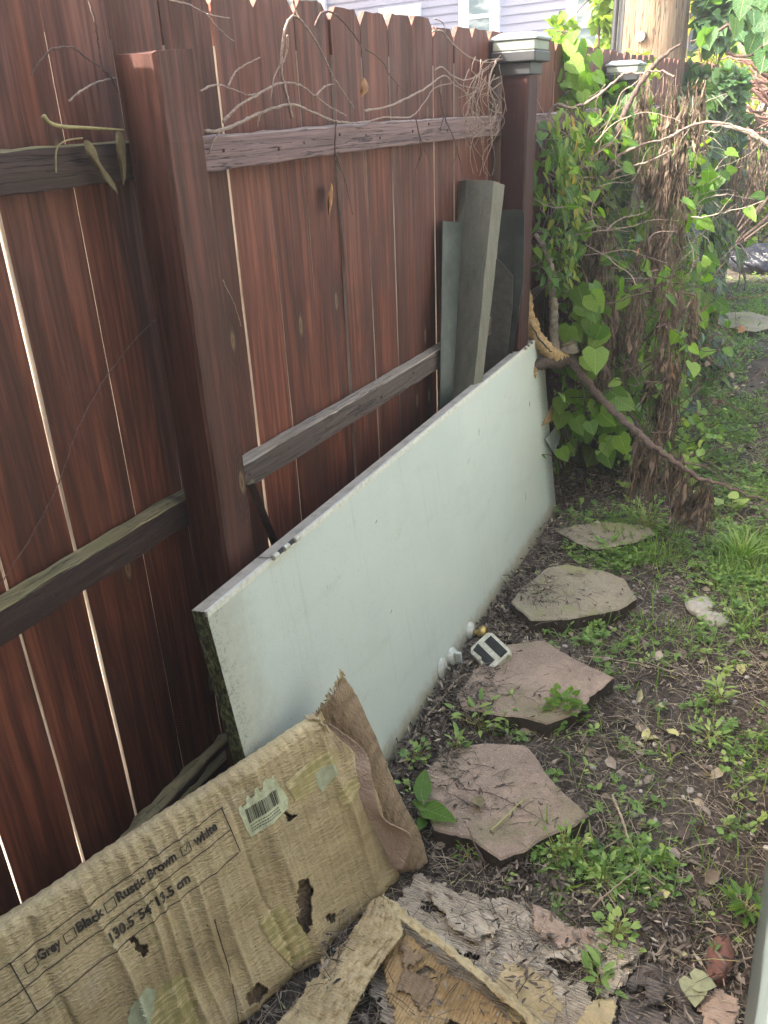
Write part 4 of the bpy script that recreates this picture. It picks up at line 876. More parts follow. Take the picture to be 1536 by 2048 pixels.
for (u0, u1, vt) in ((922, 1003, -60), (762, 843, 18), (1140, 1225, -50), (560, 650, -60)):
    a0, zt = hray(u0, vt); a1, _ = hray(u1, vt); zb = zt-1.5 if vt > 0 else zt-1.3
    w_ = MB(); fr = .12
    for (p0, p1, q0, q1) in ((a0, a0+fr, zb, zt), (a1-fr, a1, zb, zt), (a0+fr, a1-fr, zt-fr, zt), (a0+fr, a1-fr, zb, zb+fr)): hbox(w_, p0, p1, q0, q1, .0, .07)
    fo = w_.build('window', M['trim'], nh)
    w_ = MB(); hbox(w_, a0+fr, a1-fr, zb+fr, zt-fr, .02, .03); w_.build('pane', M['glass'], fo)
    w_ = MB(); s_ = .05
    for (p0, p1, q0, q1) in ((a0+fr, a0+fr+s_, zb+fr, zt-fr), (a1-fr-s_, a1-fr, zb+fr, zt-fr), (a0+fr+s_, a1-fr-s_, (zb+zt)/2-.03, (zb+zt)/2+.03), (a0+fr+s_, a1-fr-s_, zb+fr, zb+fr+s_), (a0+fr+s_, a1-fr-s_, zt-fr-s_, zt-fr)): hbox(w_, p0, p1, q0, q1, .03, .05)
    w_.build('sash', M['trim'], fo)
wb = MB(); hbox(wb, -12.3, 3.2, 5.9, 6.05, -5.3, .4)
wb.add([hp(-12.3, 6.051, .4), hp(3.2, 6.051, .4), hp(3.2, 6.051, -5.3), hp(-12.3, 6.051, -5.3), hp(-12.3, 8.2, -2.45), hp(3.2, 8.2, -2.45)], [(0, 1, 5, 4), (2, 3, 4, 5), (1, 2, 5), (3, 0, 4)])
wb.build('roof', M['cap_black'], nh)

ng = empty('unseen_house', (-10, 8, 0), 'added unseen brick block beyond the fence to the left, shading the lavender house', 'house')  # unseen, added only to keep the sun off the lavender siding
wb = MB(); wb.box(-14, -6.4, 4.5, 11, -.05, 8.5); wb.build('wall', simple('unseen_brick', (.3, .16, .12), .85, bs=30), ng)
wb = MB(); wb.box(-14.3, -6.2, 4.2, 11.3, 8.501, 8.7); wb.build('roof', M['cap_black'], ng)
# ------------------------------------------------------------------ utility pole
t = NT('pole_wood'); v = t.mapped((26, 26, 1.6)); g = t.noise(v, 1, 8, .7, .5); s3 = t.sep(t.obj())
cr = t.math('SUBTRACT', 1, rr(t, t.math('ABSOLUTE', t.math('SUBTRACT', t.noise(t.mapped((38, 38, 1.5)), 1, 3), .5)), 0, .02))
c = t.ramp(g, [(.3, (.1, .07, .045)), (.5, (.19, .13, .08)), (.7, (.26, .205, .145))]); c = t.mix(t.math('MULTIPLY', cr, .8), c, (.06, .04, .03))
kn = t.math('SUBTRACT', 1, rr(t, t.vor(t.mapped((5, 5, 2)), 1), .08, .16)); c = t.mix(t.math('MULTIPLY', kn, .6), c, (.2, .09, .05))
t.color(c).rough(.85).bump(t.math('SUBTRACT', g, cr), .01); M['pole'] = t.m
pc = at(1308, 60, 'Y', 6.4); pc[2] = 0; up = empty('utility_pole', pc, 'thick pale weathered utility pole with black conduits rising behind the fence', 'utility pole')
V = []; F = []; S = 40
for k, z in enumerate(np.linspace(0, 7, 30)):
    for i in range(S):
        a = 2*math.pi*i/S; r = (.222-.006*z)*(1+.01*math.sin(5*a+z)+.006*math.sin(13*a)); V.append((pc[0]+r*math.cos(a), pc[1]+r*math.sin(a), z))
for k in range(29): F += [(k*S+i, k*S+(i+1) % S, (k+1)*S+(i+1) % S, (k+1)*S+i) for i in range(S)]
F.append(tuple(29*S+i for i in range(S))); mesh('pole_shaft', V, F, M['pole'], up, True)
M['cable'] = simple('black_conduit', (.03, .03, .035), .5, bs=30)
for (du, r) in ((1229, .019), (1246, .023)):
    p = at(du, 60, 'Y', 6.3); MB().tube([(p[0], p[1], 0), (p[0], p[1], 2), (p[0]+.012, p[1], 4), (p[0]+.03, p[1], 7)], r, 12, sub=False).build('conduit', M['cable'], up, True)
p = at(1238, 60, 'Y', 6.32); MB().tube([(p[0], p[1]+.03, 0), (p[0], p[1]+.03, 7)], .02, 12, sub=False).build('conduit', simple('grey_conduit', (.42, .44, .46), .4, bs=30), up, True)
p = at(1283, 73, 'Y', 6.19); MB().tube([p+np.array([0, .05, 0]), p+np.array([-.002, -.03, 0])], [.036, .032], 10, sub=False).build('bolt', simple('old_bolt', (.14, .13, .12), .7, bs=40), up)
# ------------------------------------------------------------------ dry vines on the fence
XV = .047
def vine(lst, label, mat='vine_dry', r0=.0032, r1=.0016, X=XV, leaf=None):
    b = MB()
    for i, pl in enumerate(lst):
        k = 1 if i == 0 else .7
        P = []
        for j, (u, v) in enumerate(pl):
            zz = at(u, v, 'X', X)[2]
            P.append(at(u, v, 'X', (X if 1.5 < zz else X*.8) + .004*math.sin(j*1.9+i)))
        b.tube(P, np.linspace(r0*k*.85, r1*k*.85, len(P)), 6, res=7, wob=.0005)
    o = b.build('dry_vine', M[mat], None, True); return tag(o, label, 'dry vine', 'dry vines climbing the fence')
vine([[(410,262),(440,261),(480,245),(520,226),(578,209),(620,222),(655,237),(690,245),(732,243),(767,235),(822,233),(849,204),(869,176),(904,166)], [(440,262),(425,285),(418,310)], [(520,228),(514,255)]], 'long pale vine stem running just above the bleached upper rail from the bare post', r0=.0042)
vine([[(447,243),(478,211),(517,188),(560,166),(599,170),(630,192),(660,214),(693,231)], [(400,182),(430,170),(455,174),(493,190)], [(493,190),(517,188)], [(457,172),(470,145),(490,130),(520,115)]], 'pale arching vine stem starting at the bare post top, above the long one', r0=.0033)
vine([[(584,236),(576,200),(567,166),(562,137),(568,67),(580,36),(599,38),(634,86),(655,130),(666,153),(690,190),(709,217)], [(632,192),(650,173),(668,168)], [(575,70),(572,110),(550,150),(541,198)], [(586,0),(592,22),(599,38)]], 'tall hoop of vine reaching nearly to the picket tops', r0=.0042)
vine([[(630,52),(640,30),(650,24),(670,28),(697,55),(712,75),(722,94),(726,130),(728,157)], [(732,98),(763,121),(780,150),(795,168),(810,184)], [(795,168),(794,200)]], 'knotted vine stem with a dangling dead leaf', 'vine_dark', .003)
vine([[(728,221),(775,213),(830,188),(857,172),(888,151),(908,168),(925,180),(939,192)], [(870,140),(885,134),(905,152),(945,157),(1000,118)], [(905,152),(920,170),(955,176)]], 'pale vine stem climbing toward the capped post', r0=.0034)
vine([[(865,63),(884,63),(908,90),(939,114),(974,125),(1000,118)], [(866,52),(875,66)], [(870,38),(885,45),(892,63)]], 'short vine arching over the top of the tallest pickets', r0=.003)
vine([[(672,243),(670,300),(676,322),(690,360),(705,430)], [(670,300),(668,360),(663,440)], [(672,322),(682,345)]], 'thin vine hanging down over the bleached rail in the middle of the bay', 'vine_dark', .0026, .001, X=.05)
vine([[(832,239),(839,274),(841,309),(830,350),(828,440)], [(836,262),(850,300),(868,345)], [(845,300),(838,330)]], 'hanging vine threads left of the grey channel top', 'vine_dark', .0022, .001, X=.05)
vine([[(879,176),(888,231),(908,278),(920,320),(925,356)], [(888,231),(880,262)], [(908,278),(915,300),(905,330)]], 'bent vine hanging to the top of the grey channel', 'vine_dark', .0028, .0014, X=.055)
tw = []
for k in range(26):
    u = rng.uniform(930, 1000); v = rng.uniform(110, 250); d = rng.uniform(60, 170)
    tw.append([(u, v), (u-rng.uniform(-8, 22), v+d*.35), (u+rng.normal(-5, 14), v+d*.7), (u+rng.normal(-8, 14), min(v+d, 352))])
tw += [[(1005,118),(966,125),(955,176),(927,215),(931,247),(931,300)], [(1000,153),(959,176),(945,192),(947,240),(960,270),(967,300)], [(1004,225),(985,222),(965,200),(975,190),(1000,205)], [(1003,165),(975,185),(960,190)], [(1000,240),(960,245)], [(885, 135), (935, 160), (1002, 110)], [(1016,240),(1010,205),(1000,190)]]
vine(tw, 'tangle of fine pale tendrils matted against the capped post', r0=.0025, r1=.0012, X=.06)
vine([[(175,-5),(190,40),(197,90),(205,130),(222,155),(238,185)], [(100,100),(145,95),(175,118),(205,135)], [(100,100),(75,130),(62,150)], [(205,140),(232,160)]], 'dark vine crossing the boards left of the bare post', 'vine_dark', .003)
vine([[(137,203),(160,183),(195,165),(232,155)], [(340,0),(380,10),(415,28),(460,36)], [(415,28),(440,60),(468,82)]], 'faint twig left of the bare post, below the dark vine', 'vine_dry', .0022)
vine([[(310,640),(270,680),(215,750),(190,790),(150,870),(120,960),(70,1060),(20,1140),(0,1170)]], 'single thin tendril slanting across the lower boards left of the bare post', 'vine_dark', .0014, .0011, X=.012)
vine([[(446,560),(455,580),(470,610),(482,652)]], 'short loose sliver hanging beside the bare post at mid height', 'vine_dry', .0012, .0008, X=.02)
# dried leaves caught on the left rail, with their long stalk
dl_ = empty('dried_leaf', at(150, 260, 'X', .06), 'long yellowish stalk with withered olive leaves draped over the rail left of the bare post', 'dried leaf')
b = MB(); b.tube([at(86, 232, 'X', .06), at(100, 246, 'X', .06), at(125, 253, 'X', .055), at(180, 256, 'X', .052), at(248, 261, 'X', .052)], [.0045, .0032, .0028, .0025, .002], 8)
b.tube([at(112, 345, 'X', .052), at(113, 300, 'X', .055), at(130, 282, 'X', .06), at(165, 276, 'X', .056)], .0012, 6); b.build('stalk', simple('stalk', (.42, .36, .16), .6), dl_, True)
def leafstrip(name, pts, widths, mat, parent, X=.062):
    V = []; F = []
    for k, ((u, v), w_) in enumerate(zip(pts, widths)):
        V += [at(u-w_, v, 'X', X+.012*math.sin(k*1.7)), at(u, v, 'X', X+.01+.003*math.cos(k)), at(u+w_, v, 'X', X-.004*math.sin(k*2.1))]
    for k in range(len(pts)-1): a = 3*k; F += [(a, a+1, a+4, a+3), (a+1, a+2, a+5, a+4)]
    o = mesh(name, V, F, mat, parent, True); s = o.modifiers.new('s', 'SUBSURF'); s.levels = 2; s.render_levels = 2; return o
M['leaf_olive'] = simple('withered_leaf', (.2, .165, .075), .75, bs=60, c2=(.12, .09, .05)); M['leaf_tan'] = simple('dead_tan_leaf', (.4, .2, .07), .7, bs=60, c2=(.22, .1, .05))
leafstrip('leaf_blade', [(172, 280), (182, 300), (190, 322), (205, 345), (218, 360), (236, 388)], [6, 13, 6, 10, 8, 1], M['leaf_olive'], dl_)
leafstrip('leaf_blade', [(238, 262), (242, 290), (243, 320), (248, 345), (247, 372)], [8, 10, 8, 6, 1], M['leaf_olive'], dl_)
o = leafstrip('dead_leaf', [(727, 155), (730, 168), (729, 182), (722, 194)], [2, 7, 9, 2], M['leaf_tan'], None); tag(o, 'orange dead leaf dangling from the knotted vine', 'dead leaf')
o = leafstrip('dead_leaf', [(662, 366), (663, 385), (660, 405), (657, 430)], [2, 6, 6, 1], M['leaf_tan'], None, .02); tag(o, 'narrow tan dead leaf hanging against the boards under the bleached rail', 'dead leaf')

M['bark_mid'] = simple('bark_mid', (.26, .2, .165), .85, b=.003, bs=110, c2=(.13, .1, .08)); M['slat'] = simple('pale_slat', (.55, .48, .38), .8, bs=30)
# ------------------------------------------------------------------ broken limb with hanging dead leaves
br = empty('broken_branch', (.25, 3.25, .3), 'grey broken branch with torn stubs and dead leaves beyond the white door end', 'branch')
Yp = lambda pts, Y: [at(u, v, 'Y', (y if y else Y)) for u, v, y in [(p+(None,))[:3] for p in pts]]
def limb(name, pts, Y, r, mat, sides=9, wob=.0018, res=7):
    return MB().tube(Yp(pts, Y), r, sides, res=res, wob=wob).build(name, M[mat], br, True)
o = limb('torn_stub', [(1056,573,3.13),(1055,600,3.13),(1056,635,3.12),(1066,665,3.12),(1085,690,3.13),(1108,712,3.16),(1125,718,3.22)], 3.15, [.004,.02,.028,.03,.032,.032,.03], 'torn_wood', 9, .0012)
limb('torn_stub', [(1036,748,3.08),(1052,744,3.08),(1070,733,3.09),(1092,725,3.12),(1118,722,3.18),(1135,715,3.24)], 3.1, [.01,.022,.021,.024,.028,.03], 'bark_dark', 9, .0012)
b = MB(); b.tube(Yp([(1034,740),(1048,750),(1060,752),(1072,738)], 3.065), [.006,.014,.018,.012], 7, wob=.004); b.build('splinter', M['torn_wood'], br)
b = MB(); b.tube(Yp([(1062,650),(1082,682),(1104,704)], 3.085), [.0015,.004,.002], 5, wob=.0015); b.build('crack', M['black'], br)
limb('fork', [(1118,660),(1130,675),(1137,695),(1130,720)], 3.24, [.028,.036,.036,.03], 'bark_pale', 12, .0015)
limb('upright_stem', [(1111,705),(1108,660),(1107,610),(1102,560),(1098,520),(1085,490),(1070,468)], 3.2, [.019,.018,.018,.016,.013,.011,.008], 'bark_pale', 10, .001)
limb('long_limb', [(1128,700,3.25),(1160,745,3.2),(1200,795,3.15),(1240,835,3.08),(1275,865,3.0),(1310,895,2.95),(1345,920,2.92),(1400,955,2.9),(1460,975,2.9),(1536,1005,2.9)], 3.1, [.022,.018,.015,.013,.012,.011,.009,.007,.005,.003], 'bark_dark', 9, .0026)
limb('side_limb', [(1135,690),(1180,720),(1205,760),(1235,800),(1265,840),(1290,870),(1330,925),(1368,990)], 3.35, [.015,.014,.013,.012,.01,.008,.006,.004], 'bark_dark')
limb('long_limb', [(1100,700,3.4),(1105,560,3.45),(1125,480,3.5),(1150,440,3.55),(1185,390,3.6),(1212,345,3.62),(1230,300,3.65),(1240,250,3.65),(1262,200,3.7),(1290,155,3.72),(1320,118,3.75),(1362,88,3.8)], 3.5, [.022,.02,.019,.018,.017,.014,.012,.012,.011,.011,.009,.004], 'bark_dark')
for pts, y, r in (([(1070,270),(1090,240),(1112,210),(1140,215),(1175,205),(1215,175),(1245,150),(1280,145),(1320,143),(1350,155)], 3.45, .011), ([(1225,325),(1250,305),(1300,285),(1345,272)], 3.6, .011), ([(1212,360),(1240,340),(1290,325),(1345,300)], 3.6, .010), ([(1080,465),(1110,475),(1150,450),(1190,435),(1215,438)], 3.35, .009), ([(1340,275),(1400,245),(1450,248),(1500,265),(1536,290)], 3.6, .010),
                  ([(1060,490),(1075,470),(1085,450)], 3.3, .009), ([(1068,250),(1080,300),(1078,360),(1072,400)], 3.35, .008), ([(1075,330),(1100,290),(1130,270),(1160,275)], 3.4, .006), ([(1110,605),(1150,600),(1190,590),(1240,580)], 3.35, .006), ([(1240,745),(1280,730),(1310,705),(1330,690)], 3.3, .0055), ([(1205,705),(1240,700),(1290,705),(1345,692)], 3.4, .006),
                  ([(1270,675),(1300,690),(1340,680),(1375,672)], 3.6, .005), ([(1255,610),(1310,575),(1345,565),(1412,578)], 3.5, .006), ([(1285,765),(1330,762),(1330,735),(1320,720)], 3.2, .005), ([(1390,590),(1360,585),(1330,575)], 3.5, .005), ([(1300,865),(1335,862),(1360,840)], 3.0, .005), ([(1350,920),(1420,940),(1470,975),(1536,990)], 3.0, .005),
                  ([(1190,335),(1160,345),(1120,360)], 3.5, .005), ([(1212,176),(1180,195),(1150,235)], 3.5, .004), ([(1160,450),(1200,470),(1235,480)], 3.4, .005)):
    limb('twig', pts, y, np.linspace(r*.72, r*.28, len(pts)), 'bark_dark' if r < .0095 else 'bark_mid', 6, .0024, 5)
def tassel(u, v0, v1, wpx, Y, n, parent=br, seed=0, thin=.25):
    "a bundle of withered leaves hanging on strands"
    top = at(u, v0, 'Y', Y); bot = at(u, v1, 'Y', Y); L = top[2]-bot[2]; wr_ = wpx*np.linalg.norm(top-CAM)/F_PX/2
    lb = LB(); K = max(5, int(wpx/5)); sa = rng.random(K)*6.28; sr = wr_*np.sqrt(rng.random(K)); f0 = rng.random(K)*.35*(rng.random(K) > .4); f1 = np.clip(f0+rng.uniform(.35, 1, K), .3, 1)
    n = int(n*.36); w_ = rng.integers(0, K, n); f = f0[w_]+(f1-f0)[w_]*rng.random(n)**.8; prof = np.interp(f, [0, .15, .5, .8, 1], [.5, .8, 1, .75, .4])
    rad = sr[w_]*prof; a = sa[w_]+f*.8*np.sin(w_); P = top+np.stack([rad*np.cos(a)+rng.normal(0, .008, n), rad*np.sin(a)*.8+rng.normal(0, .008, n), -f*L*.95+rng.normal(0, .008, n)], 1)
    D = np.stack([rng.normal(0, .3, n), rng.normal(0, .3, n), -np.ones(n)], 1); N = rdir(n, (.3, -.3, 0), .9)
    S = rng.uniform(.02, .085, n); T = np.clip(rng.normal(.36, .2, n)+.12*np.sin(w_*2.3), 0, 1); lb.add(DEAD, P, D, N, S, T, W=rng.uniform(.3, 1.5, n)**1.0)
    m = int(n*.9); w_ = rng.integers(0, K, m); f2 = rng.random(m)*.85; P = top+np.stack([np.cos(sa[w_])*sr[w_], np.sin(sa[w_])*sr[w_]*.8, -f2*L], 1)
    lb.add(TWIG, P, np.stack([rng.normal(0, .1, m), rng.normal(0, .1, m), -np.ones(m)], 1), rdir(m), rng.uniform(.08, .18, m), rng.uniform(.3, .9, m), W=.8)
    return lb.build('dead_leaves', M['leaf_dead'], parent)
for (u, v0, v1, w_, Y, n) in ((1325, 140, 310, 80, 3.8, 420), (1325, 290, 400, 92, 3.7, 480), (1352, 300, 560, 56, 3.7, 520), (1322, 430, 610, 60, 3.6, 420), (1395, 155, 300, 34, 3.75, 220), (1372, 190, 420, 30, 3.75, 260), (1178, 232, 370, 40, 3.6, 330), (1205, 440, 560, 60, 3.4, 400), (1185, 540, 640, 40, 3.4, 200),
                          (1250, 560, 760, 95, 3.4, 800), (1215, 590, 800, 60, 3.3, 460), (1340, 690, 900, 62, 3.35, 620), (1345, 560, 700, 44, 3.4, 300), (1298, 862, 975, 62, 3.0, 480), (1395, 950, 1040, 70, 2.95, 420), (1385, 580, 690, 46, 3.5, 160), (1345, 900, 960, 50, 3.0, 200)):
    tassel(u, v0, v1, w_, Y, n, seed=u)
tg = at(1500, 285, 'Y', 6.0); t2 = empty('dead_leaf_branch', tg, 'bare branch at the right edge with a sheaf of brown leaves hanging from it', 'branch')
tassel(1500, 285, 460, 74, 6.0, 420, t2); tassel(1525, 260, 400, 40, 6.0, 200, t2)
MB().tube(Yp([(1400,262),(1440,250),(1490,262),(1536,290),(1600,330)], 6.0), [.008,.012,.014,.018,.02], 8, wob=.003).build('branch', M['bark_pale'], t2, True)

# ------------------------------------------------------------------ climbing foliage
def wall_foliage(name, label, y0, y1, z0, z1, n, mat, tmpl, size, depth, group=None, tlo=0, thi=1, stems=30, zskew=1.0, xb=.05, hang=.75, prof=None, stem_mat='vine_dark', out=.55):
    root = empty(name, (.15, (y0+y1)/2, 0), label, 'vine', group)
    y = rng.uniform(y0, y1, n); z = z0+(z1-z0)*rng.random(n)**zskew
    dep = depth*(.45+1.1*(fbm(y, z, 1.7, int(y0*3) % 20)+.4)); dep = np.clip(dep, .05, None)
    if prof: dep = dep*np.array([prof(a, b) for a, b in zip(y, z)])
    x = xb+dep*rng.random(n)**.35
    keep = (vnoise(y, z, 6, 3) > -.36) & ((y > 3.42) | (z > .98)); x, y, z = x[keep], y[keep], z[keep]; k = len(x)
    D = np.stack([rng.normal(.35, .35, k), rng.normal(-.15, .5, k), -hang+rng.normal(0, .35, k)], 1); N = np.stack([rng.normal(out, .35, k), rng.normal(-.35, .35, k), rng.normal(.8, .3, k)], 1)
    sz = rng.uniform(*size, k)*rng.choice([.7, 1, 1.25], k); lb = LB(); cl = vnoise(y, z, 4, 9)*.5
    lb.add(tmpl, np.stack([x, y, z], 1), D, N, sz, np.clip(tlo+(thi-tlo)*rng.random(k)+cl*.4, 0, 1)); lb.build('leaves', M[mat], root)
    b = MB()
    for i in range(stems):
        yy = rng.uniform(y0, y1); zz = z0+rng.random()*.15; pts = [];  L = rng.uniform(.4, 1)*(z1-z0)
        for j in range(6): pts.append((xb+depth*rng.uniform(.1, .9), max(yy+rng.normal(0, .09)*j, 3.45), zz+L*j/5))
        b.tube(pts, np.linspace(.006, .002, 6), 5, res=4, wob=.002)
    if stems: b.build('stems', M[stem_mat], root, True)
    return root
wall_foliage('climbing_vine', 'thin mixed vine with small drooping leaves just past the capped post', 3.1, 4.35, .1, 1.5, 2600, 'leaf_bright', LANCE, (.035, .07), .16, tlo=0, thi=.85, stems=60)
wall_foliage('climbing_vine', 'yellowing vine leaves hanging between the capped post and the broken branch', 3.15, 3.9, .85, 1.6, 620, 'leaf_yellow', LANCE, (.03, .055), .2, tlo=.2, stems=14)
wall_foliage('climbing_vine', 'broad dark green ivy shingled over the fence behind the branch', 3.7, 5.6, .05, 1.5, 5200, 'leaf_ivy', HEART, (.07, .13), .34, tlo=0, thi=1, stems=40, prof=lambda y, z: 1.25-.4*z)
wall_foliage('climbing_vine', 'dense dark ivy hedge farther along the fence, beyond the second post', 5.2, 8.4, .0, 1.62, 7500, 'leaf_ivy', LANCE, (.07, .13), .46, tlo=0, thi=1, stems=30, prof=lambda y, z: (1.3-.35*z)*max(.3, 1-(y-5)*.24))
def loose_vine(label, u0, u1, v0, v1, Y0, Y1, nst, nlf, mat, size, stem='bark_dark', tv=(.2, 1), tmpl=HEART):
    "a loose tangle of thin bare twigs with a few leaves sitting on them"
    root = empty('tangled_vine', at((u0+u1)/2, (v0+v1)/2, 'Y', Y0), label, 'vine'); b = MB(); lb = LB(); pts_all = []
    for i in range(nst):
        y = rng.uniform(Y0, Y1); p = at(rng.uniform(u0, u1), rng.uniform(v0, v1), 'Y', y); d = nrm(np.array([rng.normal(.2, .8), rng.normal(0, .5), rng.normal(.1, .8)])); L = rng.uniform(.12, .45); pts = [p]
        for j in range(5): d = nrm(d+rng.normal(0, .38, 3)); pts.append(pts[-1]+d*L/5)
        pts = [np.array([max(q[0], .05), q[1], max(q[2], .03)]) for q in pts]; r_0 = rng.uniform(.0012, .0042); b.tube(pts, np.linspace(r_0, r_0*.4, 6), 5, res=3, wob=.0012); pts_all += pts
        if rng.random() < .5: k = rng.integers(1, 5); d2 = nrm(d+rng.normal(0, .9, 3)); b.tube([pts[k], pts[k]+d2*L*.2, pts[k]+d2*L*.35+rng.normal(0, .01, 3)], [r_0*.6, r_0*.4, r_0*.2], 4, res=3, wob=.001)
    b.build('stems', M[stem], root, True); P = np.array(pts_all); k = rng.integers(0, len(P), nlf); P = P[k]+rng.normal(0, .012, (nlf, 3)); P[:, 0] = np.maximum(P[:, 0], .05)
    lb.add(tmpl, P, np.stack([rng.normal(.2, .5, nlf), rng.normal(-.2, .5, nlf), rng.normal(-.6, .4, nlf)], 1), np.stack([rng.normal(.3, .5, nlf), rng.normal(-.5, .5, nlf), rng.normal(.6, .5, nlf)], 1), rng.uniform(*size, nlf), rng.uniform(*tv, nlf), W=rng.uniform(.6, 1.1, nlf)); lb.build('leaves', M[mat], root)
loose_vine('loose pale twigs with small fresh leaves right of the capped post', 1075, 1200, 260, 560, 3.25, 3.7, 110, 300, 'leaf_bright', (.025, .06), 'vine_dry')
loose_vine('tangle of bare dark twigs with scattered leaves above the long broken limb', 1110, 1340, 540, 820, 3.25, 3.9, 150, 320, 'leaf_bright', (.03, .075))
loose_vine('low thicket of thin brown twigs and leaves where the limb meets the ground', 1120, 1400, 800, 930, 3.2, 4.2, 90, 380, 'leaf_weed', (.02, .05))
loose_vine('airy grey twigs hanging among the dead leaves in front of the ivy', 1180, 1400, 240, 600, 3.7, 4.8, 150, 420, 'leaf_bright', (.03, .08), 'bark_pale')
loose_vine('dead brown twigs standing beside the path past the hanging leaves', 1330, 1420, 560, 900, 3.6, 5.0, 70, 60, 'leaf_dead', (.02, .05), 'bark_red')
# big heart-shaped leaves picked out in front
def leaves_at(name, label, items, Y, mat, size, tmpl=HEART, cat='vine', tv=(.3, 1), face=(.45, -.75, .45)):
    lb = LB(); root = empty(name, at(items[0][0], items[0][1], 'Y', Y), label, cat)
    for (u, v, *r) in items:
        y = Y+rng.normal(0, .05); p = at(u, v, 'Y', y); s = size*rng.uniform(.75, 1.2)*(r[0] if r else 1)
        lb.add(tmpl, p[None], np.array([[rng.normal(.35, .35), rng.normal(-.1, .3), -.75+rng.normal(0, .25)]]), (np.array(face)+rng.normal(0, .3, 3))[None], s, rng.uniform(*tv))
    lb.build('leaves', M[mat], root)
    b = MB(); its = sorted(items, key=lambda q: q[1])
    for i in range(0, len(its)-1, 2):
        p = at(its[i][0], its[i][1], 'Y', Y+.03); q = at(its[i+1][0], its[i+1][1], 'Y', Y+.03); b.tube([p, (p+q)/2+rng.normal(0, .02, 3), q], .0022, 5, res=4)
    if len(items) > 6: b.build('stems', M['vine_dark'], root, True)
    return root
def cloud(u0, u1, v0, v1, n): return [(rng.uniform(u0, u1), rng.uniform(v0, v1)) for _ in range(n)]
leaves_at('leafy_shoot', 'glowing lime green leaves overhanging the capped post on its right', [(1120,80,1.6),(1150,140,1.9),(1170,180,1.8),(1140,120,1.7),(1110,60),(1135,90),(1150,110),(1125,120),(1160,135),(1140,150),(1170,160),(1150,185),(1180,190),(1125,165),(1105,140),(1170,110),(1115,95)]+cloud(1095, 1190, 60, 205, 50), 3.75, 'leaf_bright', .06, tv=(.6, 1))
leaves_at('leafy_shoot', 'round bright leaves below the second capped post', [(1240,232),(1275,250),(1215,250),(1255,275),(1285,290),(1230,300),(1200,270),(1300,262),(1260,300),(1290,245)]+cloud(1200, 1310, 225, 320, 16), 3.95, 'leaf_bright', .14, tv=(.3, .8), face=(.3, -.6, .8))
leaves_at('leafy_shoot', 'large fresh green leaves growing up behind the far end of the white door', [(1140,652),(1183,633,1.2),(1165,648),(1190,698,1.4),(1180,730),(1150,727),(1170,710),(1155,780,1.4),(1190,800),(1175,845,1.1),(1225,820,1.3),(1215,850),(1290-80,885),(1150,815),(1240,840)]+cloud(1130, 1210, 560, 700, 12)+cloud(1120, 1250, 760, 900, 16), 3.25, 'leaf_bright', .08, tv=(.5, 1), face=(.2, -.7, .6))
leaves_at('leafy_shoot', 'lone curled leaf sprouting on top of the green metal sheet', [(1018,400),(1030,398,.6),(1012,395,.6)], 3.0, 'leaf_yellow', .035, tv=(.3, .6))
def blob(name, label, c, rad, n, mat, tmpl, size, tv=(0, 1), cat='bush', stems=18, stem_mat='bark_dark', lumps=7, group=None, hang=.4, kind=None, shell=.45):
    root = empty(name, (c[0], c[1], 0), label, cat, group) if not kind else None
    c = np.array(c); rad = np.array(rad); lc = c+rng.normal(0, .5, (lumps, 3))*rad; lr = rng.uniform(.3, .55, lumps)
    which = rng.integers(0, lumps, n); d = rdir(n, (0, 0, .15), 1); P = lc[which]+d*(lr[which]*rng.random(n)**shell)[:, None]*rad
    P[:, 2] = np.maximum(P[:, 2], .02)
    D = nrm(d+np.array([0, 0, -hang])+rng.normal(0, .5, (n, 3))); N = nrm(d+np.array([0, 0, .6])+rng.normal(0, .4, (n, 3)))
    lb = LB(); sz = rng.uniform(*size, n); tt = np.clip(rng.uniform(*tv, n)+rng.normal(0, .12, lumps)[which], 0, 1); lb.add(tmpl, P, D, N, sz, tt)
    o = lb.build('leaves' if root else name, M[mat], root)
    if not root: return tag(o, label, cat, None, kind)
    b = MB(); base = np.array([c[0], c[1], 0.])
    for i in range(stems):
        q = lc[i % lumps]+rng.normal(0, .25, 3)*rad; mid = (base+q)/2+rng.normal(0, .12, 3)*rad
        b.tube([base+rng.normal(0, .04, 3)*np.array([1, 1, 0]), mid, q, q+rng.normal(0, .25, 3)*rad], [.022*rad[2], .014*rad[2], .007*rad[2], .002], 6, res=5, wob=.004)
    if stems: b.build('stems', M[stem_mat], root, True)
    return root
A = lambda u, v, Y: at(u, v, 'Y', Y)
blob('vine_crown', 'pale yellow green climber rising left of the utility pole', A(1195, 60, 6.4), (.2, .3, .7), 1100, 'leaf_yellow', HEART, (.045, .08), (0, .6), 'vine', 6)
blob('vine_crown', 'bright yellow leaves spilling over the fence at the foot of the utility pole', A(1240, 140, 5.4), (.3, .4, .10), 520, 'leaf_yellow', HEART, (.04, .065), (.15, .7), 'vine', 4)
blob('vine_crown', 'mixed green climber covering the second capped post and fence top', A(1185, 205, 4.9), (.42, .5, .28), 1300, 'leaf_bright', HEART, (.035, .065), (.1, 1), 'vine', 8)
blob('leafy_bush', 'blue green broad leaved bush right of the hanging dead leaves', A(1425, 175, 6.6), (.34, .5, .42), 2200, 'leaf_teal', HEART, (.05, .09), (0, 1))
blob('leafy_bush', 'small blue green bush behind the dead leaves, lower down', A(1400, 300, 7.4), (.34, .5, .36), 900, 'leaf_teal', HEART, (.07, .12), (0, .8))
blob('leafy_bush', 'dark glossy bush closing the end of the ivy hedge', A(1400, 385, 10.2), (.5, .6, .55), 2000, 'leaf_ivy', LANCE, (.08, .14), (0, 1))
